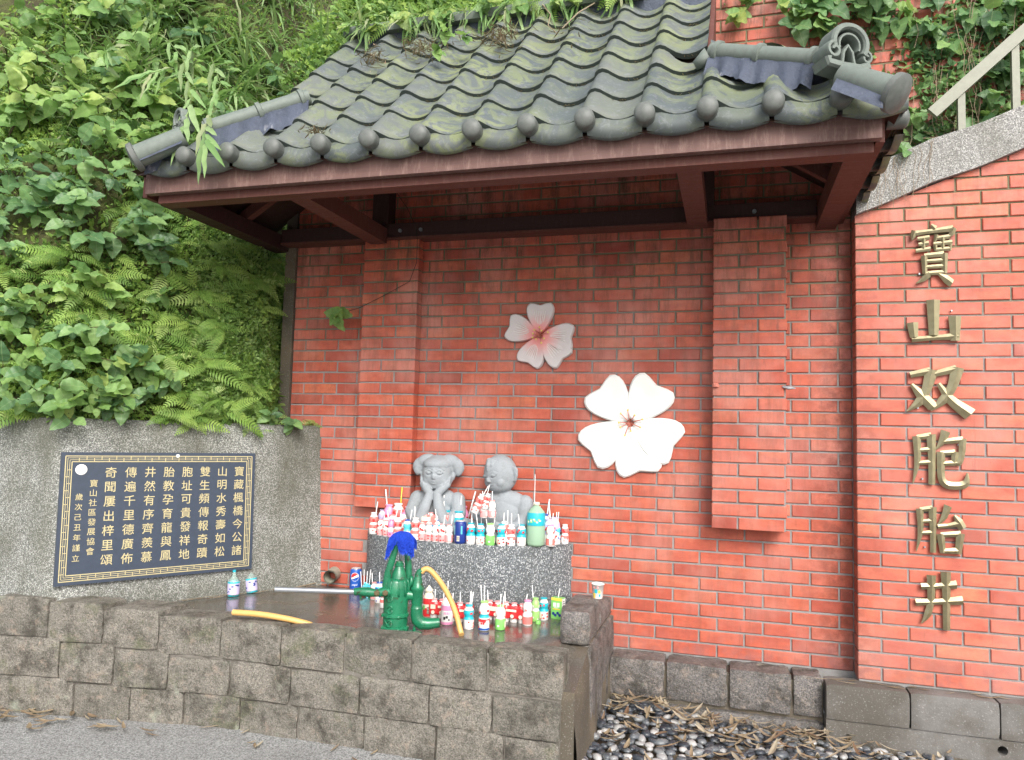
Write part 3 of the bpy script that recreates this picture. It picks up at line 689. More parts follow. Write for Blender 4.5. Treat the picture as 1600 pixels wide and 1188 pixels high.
def bm_obj(b, name, mats, parent, Mx, cuts=()):
    for co, no in cuts:   # in world-like roof space after transform
        pass
    me = bpy.data.meshes.new(name)
    b.to_mesh(me); b.free()
    for m in mats: me.materials.append(m)
    o = put(name, me, parent); o.matrix_local = Mx; return o
_tb = tile_bm(); TILE = bpy.data.meshes.new('roof_tile'); _tb.to_mesh(TILE); _tb.free(); TILE.materials.append(M['tile']); TILE.materials.append(M['tile_edge'])
def frame(ori, ex, ed, extra=0):
    ex = ex.normalized(); ed = ed.normalized(); eh = ex.cross(ed).normalized()
    return Matrix(((ex.x, ed.x, eh.x, ori.x), (ex.y, ed.y, eh.y, ori.y), (ex.z, ed.z, eh.z, ori.z), (0, 0, 0, 1)))
c45 = math.sqrt(.5)
def place_tile(Fm, x, d, cuts, tname='roof_tile'):
    Mx = Fm @ Matrix.Translation((x, d, random.uniform(-.001, .002)))
    jit = Matrix.Rotation(R(random.uniform(-.6, .6)), 4, 'Z'); Mx = Mx @ jit
    if not cuts: o = put(tname, TILE, roof); o.matrix_local = Mx; return
    b = bmesh.new(); b.from_mesh(TILE); b.transform(Mx); 
    for co, no in cuts:
        bmesh.ops.bisect_plane(b, geom=b.verts[:]+b.edges[:]+b.faces[:], plane_co=co, plane_no=no, clear_outer=True)
    if len(b.faces) > 6:
        b.transform(Mx.inverted()); me = bpy.data.meshes.new('roof_tile'); b.to_mesh(me); me.materials.append(M['tile']); me.materials.append(M['tile_edge']); o = put(tname, me, roof); o.matrix_local = Mx
    b.free()
FM = frame(Vector((0, Y0, Z0)), Vector((1, 0, 0)), Vector((0, 1, 1)))
XB = [-.111 + TP*(i-11) for i in range(14)]
LH = (Vector((-2.99, -1.30, 0)), Vector((-2.246, -.836, 0))); RH = (Vector((.64, -1.30, 0)), Vector((-.10, -.864, 0)))
lh_n = Vector((-(LH[1]-LH[0]).y, (LH[1]-LH[0]).x, 0)).normalized()      # points to outside (left/back)
rh_n = Vector((-(RH[1]-RH[0]).y, (RH[1]-RH[0]).x, 0)).normalized()
if rh_n.y < 0: rh_n = -rh_n
if lh_n.y < 0: lh_n = -lh_n
for k in range(8):
    d = k*GA; L = .285
    for i in range(14):
        x = XB[i]; cuts = []
        main = 2 <= i <= 10
        yk = Y0 + (d+.0)*c45
        if k >= 7 and not main: continue
        if k >= 6: cuts.append((Vector((0, -.10, 0)), Vector((0, 1, 0))))
        if not main or (i in (2, 10) and k < 3):
            if i < 6: cuts.append((LH[0], lh_n)) if not (main and k >= 3) else None
            else: cuts.append((RH[0], rh_n))
            if not main:
                if (i < 6 and k > 3) or (i > 6 and k > 3): continue
        if i == 2: cuts = [c for c in cuts if c[1] != lh_n]
        place_tile(FM, x, d, cuts)
# right and left hip sides
def side(sign):
    c0 = Vector((.66, 0, 2.52)) if sign > 0 else Vector((-3.02, 0, 2.52))
    ed = Vector((-.74*sign, 0, .50)); ex = Vector((0, 1, 0)) if sign > 0 else Vector((0, -1, 0))
    Fs = frame(c0, ex, ed)
    ys = [-1.30+TP*i for i in range(5)] if sign > 0 else [0-TP*(i+0) for i in range(5)]
    hip = RH if sign > 0 else LH; nn = (rh_n if sign > 0 else lh_n)
    for k in range(4):
        for y in ys:
            cuts = [(hip[0], -nn), (Vector((-.10 if sign > 0 else -2.33, 0, 0)), Vector((-sign, 0, 0))), (Vector((0, .0, 0)), Vector((0, 1, 0))), (Vector((0, -1.14, 0)), Vector((0, -1, 0)))]
            place_tile(Fs, y if sign > 0 else -y-TP+.0, k*GA, cuts)
side(1); side(-1)
# eave skirts and round caps
def skirt_mesh():
    mb = MB(); n = 9; vs = []; fs = []
    for i in range(n+1):
        u = .02+.235*i/n; q = (i/n)
        # top follows the trough of the tile
        hh = None
        for (a, ha), (b_, hb) in zip(PROF, PROF[1:]):
            if a <= u <= b_: hh = ha+(hb-ha)*(u-a)/(b_-a)
        if hh is None: hh = .03
        zt = (hh+.02)*c45 - .004; s_ = math.sin(math.pi*q)
        zb = -.045 - .022*s_
        vs += [(u, -.012, min(zt, .03)), (u, -.012, zb), (u, .02, zb), (u, .02, min(zt, .03))]
    for i in range(n):
        a = i*4; fs += [(a+1, a+5, a+4, a), (a+2, a+6, a+5, a+1), (a+3, a, a+4, a+7)]
    mb.add(vs, fs); return mb.mesh('eave_skirt', M['tile'], True)
SK = skirt_mesh()
def cap_mesh(r=.044, name='round_tile_end'):
    mb = MB(); Mx = Matrix.Rotation(R(90), 4, 'X')
    mb.lathe([(r*.96, -.06), (r, -.01), (r, .006), (r*.96, .012), (r*.72, .021), (r*.38, .0265), (.001, .028)], 24, M=Mx); return mb.mesh(name, M['tile_cap'], True)
CAP = cap_mesh(); CAP.set_sharp_from_angle(angle=R(45))
for i in range(14):
    x = XB[i]
    if i < 14: o = put('eave_skirt', SK, roof, (x, Y0-.012, Z0-.002))
    put('round_tile_end', CAP, roof, (x+.014, Y0-.065, Z0+.012), (0, R(random.uniform(-20, 20)), R(random.uniform(-3, 3))))
# rolls leading into the caps
for i in range(5):
    y = -1.30+TP*i; 
    if -1.2 < y < -.1: put('round_tile_end', CAP, roof, (.675, y+.0, 2.535), (0, 0, R(90)))
    if -1.2 < y < -.2: put('eave_skirt', SK, roof, (.672, y, 2.52), (0, 0, R(90)))
# hips: bars, collars, filler, big end tile, scroll ornament
def hip(P0, P1, ends):
    """P0 low end, P1 top end"""
    P0, P1 = Vector(P0), Vector(P1); t = (P1-P0).normalized()
    mb = MB(); mb.tube([P0+t*.0, P0.lerp(P1, .5), P1], .042, 14); smooth_angle(mb.build('hip_ridge', M['ridge'], roof))
    mb = MB()
    for q in (.04, .52, .93):
        mb = MB(); c = P0.lerp(P1, q); mb.tube([c-t*.014, c-t*.01, c+t*.01, c+t*.014], [.044, .052, .052, .044], 14)
        smooth_angle(mb.build('ridge_collar', M['ridge'], roof))
    mb = MB(); s_ = t.cross(Vector((0, 0, 1))).normalized()
    vs = []; n = 36
    for k in range(n+1):
        c = P0.lerp(P1, k/n); w = .070+.018*math.sin(k*.9)+.022*fbm(c, 9); dn = -.150+.012*math.sin(k*.55)+.02*fbm(c, 14)
        vs += [c+s_*w+Vector((0, 0, dn-.0)), c+s_*.03+Vector((0, 0, -.02)), c-s_*.03+Vector((0, 0, -.02)), c-s_*w+Vector((0, 0, dn))]
    mb.add(vs, [(k*4+q, k*4+4+q, k*4+5+q, k*4+1+q) for k in range(n) for q in range(3)]); mb.build('ridge_mortar', M['cement_blue'], roof, True)
def hip_end(P0, P1):
    P0, P1 = Vector(P0), Vector(P1); t = (P1-P0).normalized()
    mb = MB(); mb.tube([P0, P1], [.052, .057], 18, False); smooth_angle(mb.build('hip_end_tile', M['ridge'], roof))
    mb = MB(); e = P1; mb.tube([e-t*.015, e-t*.012, e+t*.012, e+t*.022, e+t*.030], [.060, .073, .073, .052, .004], 26); smooth_angle(mb.build('hip_end_cap', M['tile_cap'], roof), 50)
    mb = MB(); s_ = t.cross(Vector((0, 0, 1))).normalized(); vs = []
    for k in range(9):
        c = P0.lerp(P1, k/9*.98); w = .10-.05*k/9
        vs += [c+s_*w+Vector((0, 0, -.085)), c+s_*.045+Vector((0, 0, -.02)), c-s_*.04+Vector((0, 0, -.03)), c-s_*.045+Vector((0, 0, -.05))]
    mb.add(vs, [(k*4+q, k*4+4+q, k*4+5+q, k*4+1+q) for k in range(8) for q in range(3)]); mb.build('ridge_mortar', M['cement_blue'], roof, True)
def rp(x, y, h=.0):   # point h above the plane of the tile crests, seen at a pixel
    d = ray(x, y); nn = Vector((0, -1, 1)); return CAMP + d*((3.86+h*1.414-CAMP.dot(nn))/d.dot(nn))
RT = rp(1112, 82, .04); RM = rp(1278, 94, .05)
hip(RM, RT, 1)
hip_end(rp(1316, 120, .05), rp(1400, 146, .03))
LT = rp(483, 152, .04); LM = rp(320, 203, .05)
hip(LM, LT, 1)
hip_end(rp(288, 214, .05), rp(212, 246, .03))
mb = MB(); mb.tube([RT+Vector((-.012, 0, -.02)), RT+Vector((-.075, .01, -.05))], [.045, .02], 12); mb.build('hip_ridge_tip', M['ridge'], roof, True)
def scroll(origin, mir=1, rz=0):
    """cloud shaped ridge-end ornament in its own plane, with real thickness"""
    def spiral(c, r0, a0, turns, n, sgn):
        out = []
        for k in range(n+1):
            a = a0 + sgn*turns*2*math.pi*k/n; r = r0*(1-.75*k/n); out.append((c[0]+r*math.cos(a), 0, c[1]+r*math.sin(a)))
        return out
    o_ = put('ridge_ornament', None, roof, origin, (0, 0, rz), (.64*abs(mir)*(1 if mir > 0 else -1), .95*abs(mir), .66*abs(mir))); 
    mb = MB()
    arch = [(-.085+.0, 0, .03)]+[(.105*math.cos(a)*.95+.01, 0, .11+.12*math.sin(a)) for a in [math.pi-q*math.pi/10 for q in range(0, 11)]]+[(.105, 0, .04), (.10, 0, .0)]
    mb2 = MB()
    # solid cheek body: outer arch band with depth, as flattened tubes
    def band(pts, w, dep):
        n = len(pts); vs = []; fs = []
        for i, p in enumerate(pts):
            a = Vector(pts[max(i-1, 0)]); b_ = Vector(pts[min(i+1, n-1)]); t = (b_-a).normalized(); nn = Vector((-t.z, 0, t.x)); p = Vector(p)
            for yy, ww in ((-dep, .55), (-dep*.8, 1), (dep*.8, 1), (dep, .55)):
                vs.append(p+nn*w*ww+Vector((0, yy, 0)))
            for yy, ww in ((dep, .55), (dep*.8, 1), (-dep*.8, 1), (-dep, .55)):
                vs.append(p-nn*w*ww+Vector((0, yy, 0)))
        for i in range(n-1):
            for q in range(8): a = i*8+q; c_ = i*8+(q+1) % 8; fs.append((a, c_, c_+8, a+8))
        fs.append(tuple(range(7, -1, -1))); fs.append(tuple(range((n-1)*8, n*8)))
        mb.add(vs, fs)
    big = [(.115*math.cos(R(a))+.03, 0, .135+.105*math.sin(R(a))) for a in range(200, -50, -14)]
    band(big, .020, .050)
    band([(.03+.072*math.cos(R(a)), 0, .125+.07*math.sin(R(a))) for a in range(200, -40, -16)], .010, .038)
    band(spiral((-.085, .075), .052, R(80), 1.25, 18, 1), .014, .052)
    band(spiral((.145, .06), .040, R(100), 1.2, 16, -1), .011, .045)
    band([(-.125, 0, .03), (-.12, 0, .0), (-.02, 0, -.012), (.10, 0, -.012), (.16, 0, .01)], .026, .052)
    band([(-.01, 0, .02), (.0, 0, .09), (.03, 0, .13), (.06, 0, .09), (.075, 0, .02)], .012, .03)
    smooth_angle(mb.build('scroll_body', M['ridge'], o_), 35)
    mb = MB(); mb.tube([(.03, .03, .12), (.03, .04, .12)], .10, 20); mb.tube([(-.085, .02, .07), (-.085, .04, .07)], .05, 14); mb.build('scroll_back', M['tile_cap'], o_)
    return o_
scroll(rp(1312, 108, .06), 1, R(30))
scroll(rp(287, 205, .04), -.7, R(-30))
# top ridge
mb = MB(); mb.box((-2.44, -.16, 3.755), (-.50, .08, 3.812)); mb.build('top_ridge', M['ridge'], roof)
mb = MB(); mb.box((-2.42, -.115, 3.55), (-.11, .08, 3.753)); mb.build('ridge_mortar', M['cement_blue'], roof)
# gable boards above the hips
for X in (-.105, -2.335):
    mb = MB(); pts = [(-.90, 2.92), (-.02, 3.80), (-.02, 2.95)]
    vs = [(X-.012, y, z) for y, z in pts]+[(X+.012, y, z) for y, z in pts]
    mb.add(vs, [(0,1,2),(5,4,3),(0,3,4,1),(1,4,5,2),(2,5,3,0)]); mb.build('gable_board', M['wood'], roof)
# soffit
def P_roof(x, y, h): return (x, y, Z0+(y-Y0)+h)
mb = MB()
mb.add([P_roof(-2.98, -1.27, -.035), P_roof(.62, -1.27, -.035), P_roof(-.11, -.86, -.035), P_roof(-.11, .0, -.035), P_roof(-2.33, .0, -.035), P_roof(-2.33, -.86, -.035)], [(0,1,2,3,4,5)])
mb.add([(.64, -1.27, 2.50), (.64, 0, 2.50), (-.11, 0, 2.97), (-.11, -.86, 2.945)], [(0,1,2,3)])
mb.add([(-3.0, -1.27, 2.50), (-3.0, 0, 2.50), (-2.33, 0, 2.97), (-2.33, -.86, 2.945)], [(3,2,1,0)])
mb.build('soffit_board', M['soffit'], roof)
def beam(name, a, b_, mat): mb = MB(); mb.box(a, b_); o = mb.build(name, mat, roof); return o
def bar3(name, p, q, w, h, mat):
    p, q = Vector(p), Vector(q); t = (q-p).normalized(); s_ = t.cross(Vector((0, 0, 1))).normalized(); u = s_.cross(t)
    vs = [e+s_*a*w/2+u*b_*h/2 for e in (p, q) for a, b_ in ((-1,-1),(1,-1),(1,1),(-1,1))]
    mb = MB(); mb.add(vs, [(3,2,1,0),(4,5,6,7),(0,1,5,4),(1,2,6,5),(2,3,7,6),(3,0,4,7)]); return mb.build(name, mat, roof)
beam('fascia_board', (-2.945, -1.225, 2.392), (.568, -1.185, 2.515), M['wood_front'])
beam('eave_beam', (-2.90, -1.178, 2.352), (.545, -1.09, 2.405), M['wood'])
beam('side_beam', (-2.97, -1.08, 2.375), (-2.86, -.0, 2.47), M['wood_dark'])
beam('side_beam', (.445, -1.085, 2.36), (.545, .02, 2.47), M['wood'])
beam('side_fascia', (.552, -1.18, 2.39), (.585, .02, 2.50), M['wood'])
beam('side_fascia', (-3.0, -1.18, 2.39), (-2.973, .0, 2.50), M['wood'])
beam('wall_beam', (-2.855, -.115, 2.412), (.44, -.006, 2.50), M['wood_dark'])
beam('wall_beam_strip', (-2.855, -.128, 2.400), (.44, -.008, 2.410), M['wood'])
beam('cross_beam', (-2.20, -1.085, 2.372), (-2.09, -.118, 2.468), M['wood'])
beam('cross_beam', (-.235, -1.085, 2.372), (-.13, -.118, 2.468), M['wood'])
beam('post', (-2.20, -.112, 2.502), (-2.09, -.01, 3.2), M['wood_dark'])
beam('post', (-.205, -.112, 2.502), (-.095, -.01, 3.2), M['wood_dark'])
bar3('rafter', (.50, -1.10, 2.47), (-.12, -.72, 2.93), .07, .07, M['wood'])
bar3('rafter', (-2.90, -1.10, 2.47), (-2.3, -.72, 2.93), .07, .07, M['wood'])
bar3('rafter', (.52, -.45, 2.475), (-.10, -.45, 2.87), .05, .06, M['wood'])
bar3('rafter', (-2.92, -.45, 2.475), (-2.3, -.45, 2.87), .05, .06, M['wood'])
bar3('rafter', (.52, -.8, 2.475), (-.05, -.8, 2.83), .05, .06, M['wood_dark'])
for i, x in enumerate((-1.75, -1.3, -.85, -.45)): bar3('rafter', (x, -1.13, 2.50), (x, -.05, 3.58), .05, .06, M['wood_dark'])
for x in (-2.0, -1.86, .12): 
    mb = MB(); mb.tube([(x, -.116, 2.45), (x, -.128, 2.45)], .012, 8); mb.build('bolt', M['grey_metal'], roof)

# cable hanging from the beam, with the creeper leaf cluster on it
mb = MB(); pts = [at(616, 296, -.13), at(636, 325, -.14), at(650, 355, -.14), at(652, 375, -.135), at(651, 410, -.10), at(640, 440, -.10), at(600, 462, -.10), at(560, 482, -.095), at(545, 486, -.09)]
mb.tube(pts, .0019, 5); tag(mb.build('hanging_wire', M['black'], None, True), 'thin dark wire drooping from the beam across the left pilaster', 'wire')

# ------------------------------------------------------------------ flowers on the wall
def petal(ang, L, w, notch, cx, cz, y0, mat, root, lift=.012, seed=0):
    n = 22; out = []
    for k in range(n+1):
        t = -1+2*k/n            # -1..1 around tip
        a = t*math.pi*.97
        r = (.5+.5*math.cos(a))
        l = L*(.06+.94*(.5+.5*math.cos(a))**.74); 
        wd = w*math.sin(abs(a))**.72*(1 if a > 0 else -1)*(.52+.48*(.5+.5*math.cos(a))**.8)*1.30
        l2 = l - notch*L*math.exp(-(abs(t)/.10)**2)
        out.append((wd, l2))
    ca, sa = math.cos(ang), math.sin(ang)
    def tr(u, v): return (cx + u*ca + v*sa*1.0, cz - u*sa + v*ca)
    vs = []; fs = []
    m = len(out)
    for (sc, dy) in ((1, 0), (1, -.016), (.93, -.026), (.6, -.022+lift*-.4), (.25, -.018)):
        for (u, v) in out:
            vc = L*.52; X, Z = tr(u*sc, vc+(v-vc)*sc); vs.append((X, y0+dy, Z))
    for j in range(4):
        for i in range(m): a = j*m+i; b_ = j*m+(i+1) % m; fs.append((a, b_, b_+m, a+m))
    fs.append(tuple(4*m+i for i in range(m)))
    mb = MB(); mb.add(vs, fs); o = mb.build('petal', mat, root); smooth_angle(o, 35); 
    return o
def flower(name, label, cpx, cpy, tips, mat, w, stam, grooves=False):
    c = at(cpx, cpy, -.03); root = thing(name, label, 'flower', (c.x, -.004, c.z), 0, 'flower reliefs on the brick wall')
    for (tx, ty) in tips:
        q = at(tx, ty, -.03); dx, dz = q.x-c.x, q.z-c.z; L = math.hypot(dx, dz)
        petal(math.atan2(dx, dz), L, w, .12, 0, 0, random.uniform(-.004, .0), mat, root)
        if grooves:
            mb = MB(); a0 = math.atan2(dx, dz)
            for g in (-.30, -.18, -.06, .06, .18, .30):
                pts = [(math.sin(a0+g*(.45+.55*(1-s_)*0))*L*s_*.98+0, -.0285+ .0005, math.cos(a0+g*.45*1)*L*s_*.98) for s_ in (.22, .45, .68, .85)]
                pts = [(math.sin(a0+g*(1.0-.3*s_))*L*s_, -.0262, math.cos(a0+g*(1.0-.3*s_))*L*s_) for s_ in (.2, .4, .6, .8)]
                mb.tube(pts, [.001, .0022, .002, .0008], 4, False)
            mb.build('vein_lines', M['b_white'], root)
    for k in range(stam[0]):
        a = k*2*math.pi/stam[0]+random.uniform(-.2, .2); r = stam[1]*random.uniform(.45, 1)
        mb = MB(); e = Vector((math.sin(a)*r, -.055, math.cos(a)*r)); mb.tube([(0, -.028, 0), e*.5+Vector((0, -.014, 0)), e], .0027, 6); s_ = mb.build('stamen', M['stamen'], root, True)
        mb = MB(); mb.lathe([(.001, -.006), (.0055, -.003), (.0055, .003), (.001, .006)], 8, tuple(e)); mb.build('anther', M['anther'], s_, True)
    return root
flower('wall_flower', 'smaller greyish blossom with a pink centre high on the brick wall', 843, 524, [(844, 470), (789, 508), (822, 573), (884, 566), (899, 528)], M['flower_pink'], .080, (9, .06), True)
flower('wall_flower', 'larger pure white blossom hanging lower right on the brick wall', 984, 661, [(930, 600), (1032, 594), (1062, 702), (1002, 747), (914, 712)], M['flower_white'], .124, (9, .085))

# loose spur lamps / metal hooks on the right pilaster
mb = MB(); q = at(1118, 602, -.15); mb.lathe([(.001, -.012), (.018, -.010), (.02, .004), (.012, .012), (.001, .013)], 9, tuple(q)); tag(mb.build('mud_lump', M['stamen']), 'small brown lump stuck on the left edge of the right pilaster', 'lump')
mb = MB(); q = at(1232, 606, -.15); mb.tube([q+Vector((-.03, 0, .005)), q, q+Vector((.035, -.01, -.004))], [.004, .012, .002], 6); tag(mb.build('bent_bracket', M['grey_metal']), 'small bent metal clip on the right edge of the pilaster', 'clip')

# ------------------------------------------------------------------ pedestal (shallow bow-fronted block)
PX0, PX1, PB = -2.20, -.885, .315
def bow(u): return PB*(1-abs(2*u-1)**2.6)**.75
n = 40; vs = []
prof = [(PX0+(PX1-PX0)*i/n, -bow(i/n)) for i in range(n+1)]
mb = MB(); zs = [.19, .38, .556, .565]
for z in zs:
    for (x, y) in prof: vs.append((x, y if z < .56 else y*.985, z))
fs = []; m = n+1
for j in range(3):
    for i in range(n): a = j*m+i; fs.append((a, a+1, a+m+1, a+m))
fs.append(tuple(3*m+i for i in range(m)))
mb.add(vs, fs); o = mb.build('pedestal', M['terr_dark'], None); smooth_angle(o, 30)
tag(o, 'dark speckled stone pedestal under the two statues, its top crowded with bottles', 'pedestal')
ZT = .565; ZF = .2

# ------------------------------------------------------------------ statues
def ico(b, c, r, rot=None, sub=3):
    Mx = Matrix.Translation(c)
    if rot: Mx = Mx @ Euler([R(a) for a in rot]).to_matrix().to_4x4()
    Mx = Mx @ Matrix.Diagonal((*r, 1)); bmesh.ops.create_icosphere(b, subdivisions=sub, radius=1, matrix=Mx)
def limb(b, pts, rad):
    pts = [Vector(p) for p in pts]
    for i in range(len(pts)-1):
        L = (pts[i+1]-pts[i]).length; k = max(2, int(L/.010))
        for q in range(k+1):
            t = q/k; r = rad[i]*(1-t)+rad[i+1]*t; bmesh.ops.create_icosphere(b, subdivisions=2, radius=r, matrix=Matrix.Translation(pts[i].lerp(pts[i+1], t)))
def carve(co, lines):
    pass
def finish_statue(b, name, parent, voxel, engr=(), mat=None, sm=2):
    me = bpy.data.meshes.new(name); b.to_mesh(me); b.free(); o = bpy.data.objects.new(name, me); COL.objects.link(o)
    md = o.modifiers.new('r', 'REMESH'); md.mode = 'VOXEL'; md.voxel_size = voxel; md.use_smooth_shade = True
    m2 = o.modifiers.new('s', 'SMOOTH'); m2.factor = .5; m2.iterations = sm
    dg = bpy.context.evaluated_depsgraph_get(); dg.update(); me2 = bpy.data.meshes.new_from_object(o.evaluated_get(dg)); bpy.data.objects.remove(o)
    me2.update()
    for poly, w, dep, side_ in engr:
        P = [Vector(p) for p in poly]
        for v in me2.vertices:
            co = v.co; best = 9
            for a, c in zip(P, P[1:]):
                ab = c-a; t = max(0, min(1, (co-a).dot(ab)/max(ab.length_squared, 1e-9))); d = (co-(a+ab*t)).length
                if d < best: best = d
                if best > w*3.2 and d > .08: break
            if best < w*3: v.co = co - v.normal*dep*math.exp(-(best/w)**2)
    me2.materials.clear(); me2.materials.append(mat or M['statue']); me2.polygons.foreach_set('use_smooth', [True]*len(me2.polygons)); me2.name = name
    return put(name, me2, parent)
def face_feats(b, c, rx, ry, rz_, yaw=0):
    """adds nose, lips, cheeks, eyelids on a head ellipsoid at c facing -Y (local)"""
    def on(u, v, out=0):   # u right, v up, as fractions of the head
        y = -math.sqrt(max(0, 1-u*u-v*v)); return Vector((c[0]+rx*u, c[1]+ry*y-out, c[2]+rz_*v))
    ico(b, on(0, -.12, .004), (.011, .012, .016)); ico(b, on(-.09, -.2, .0), (.008, .008, .007)); ico(b, on(.09, -.2, .0), (.008, .008, .007))
    ico(b, on(0, -.42, -.001), (.019, .010, .0055)); ico(b, on(0, -.52, -.001), (.016, .010, .0065))
    ico(b, on(-.46, -.32, -.028), (.036, .030, .036)); ico(b, on(.46, -.32, -.028), (.036, .030, .036))
    ico(b, on(-.36, .08, -.004), (.021, .010, .012)); ico(b, on(.36, .08, -.004), (.021, .010, .012))
    ico(b, on(0, -.72, -.012), (.022, .018, .016))
    def L(pts, out=.004): return [on(u, v, out) for u, v in pts]
    return [(L([(-.58, .05), (-.45, -.01), (-.3, -.02), (-.16, .05)]), .0036, .011, 0), (L([(.58, .05), (.45, -.01), (.3, -.02), (.16, .05)]), .0036, .011, 0),
            (L([(-.58, .08), (-.42, .2), (-.28, .2), (-.14, .09)]), .0028, .008, 0), (L([(.58, .08), (.42, .2), (.28, .2), (.14, .09)]), .0028, .008, 0),
            (L([(-.66, .24), (-.4, .38), (-.14, .28)]), .003, .006, 0), (L([(.66, .24), (.4, .38), (.14, .28)]), .003, .006, 0),
            (L([(-.2, -.46), (0, -.475), (.2, -.46)], .008), .0024, .006, 0)]
def girl():
    root = thing('stone_statue', 'grey stone girl with wing-like hair buns resting her chin in both hands', 'statue', (-1.70, -.10, ZT), R(4)); root.scale = (1, .88, 1)
    b = bmesh.new()
    hc = (0, -.012, .375); ico(b, hc, (.092, .086, .102), sub=4)
    # hair cap and fringe
    ico(b, (0, .012, .405), (.098, .088, .088), sub=4); 
    ico(b, (0, -.012, .438), (.088, .082, .046), (8, 0, 0), sub=4)
    for s_ in (-1, 1):
        ico(b, (s_*.082, .012, .455), (.062, .040, .040), (0, s_*22, 0)); ico(b, (s_*.122, .010, .425), (.040, .030, .050), (0, s_*-22, 0)); ico(b, (s_*.130, .006, .405), (.028, .024, .040), (0, s_*10, 0))
        ico(b, (s_*.098, .0, .365), (.012, .018, .024))
    en = face_feats(b, hc, .088, .082, .098)
    # torso, shoulders
    ico(b, (0, .02, .13), (.115, .085, .155)); ico(b, (0, .015, .22), (.13, .07, .075)); limb(b, [(0, 0, .25), (0, -.005, .30)], [.05, .045])
    for s_ in (-1, 1):
        limb(b, [(s_*.125, .01, .225), (s_*.145, -.03, .15), (s_*.085, -.095, .085)], [.05, .046, .040])
        limb(b, [(s_*.082, -.10, .09), (s_*.045, -.105, .18), (s_*.022, -.085, .262)], [.042, .036, .026])
        # palm under the cheek, then four fingers along the jaw and a thumb
        limb(b, [(s_*.022, -.085, .262), (s_*.050, -.070, .295), (s_*.078, -.050, .318)], [.026, .026, .020])
        for f in range(4):
            limb(b, [(s_*(.060+f*.006), -.066+f*.012, .300+f*.002), (s_*(.086+f*.002), -.056+f*.014, .335+f*.002), (s_*.092, -.046+f*.013, .365-abs(f-1.5)*.006)], [.0095, .009, .0065])
        limb(b, [(s_*.035, -.085, .28), (s_*.058, -.082, .302), (s_*.072, -.074, .325)], [.011, .010, .007])
        # folded knees / skirt
        ico(b, (s_*.085, -.06, .05), (.075, .085, .055))
    ico(b, (0, .0, .02), (.15, .12, .06))
    # fringe lines
    for k in range(-6, 7):
        u = k*.013; en.append(([(u*.5, -.06, .478), (u*.85, -.088, .455), (u, -.094, .428)], .0014, .0026, 0))
    en.append(([(-.085, -.042, .418), (-.045, -.084, .418), (0, -.096, .418), (.045, -.084, .418), (.085, -.042, .418)], .0026, .008, 0))
    o = finish_statue(b, 'statue_body', root, .0042, en)
    mb = MB(); mb.box((-.17, -.12, 0), (.17, .10, .012)); mb.build('base_slab', M['statue'], root); return root
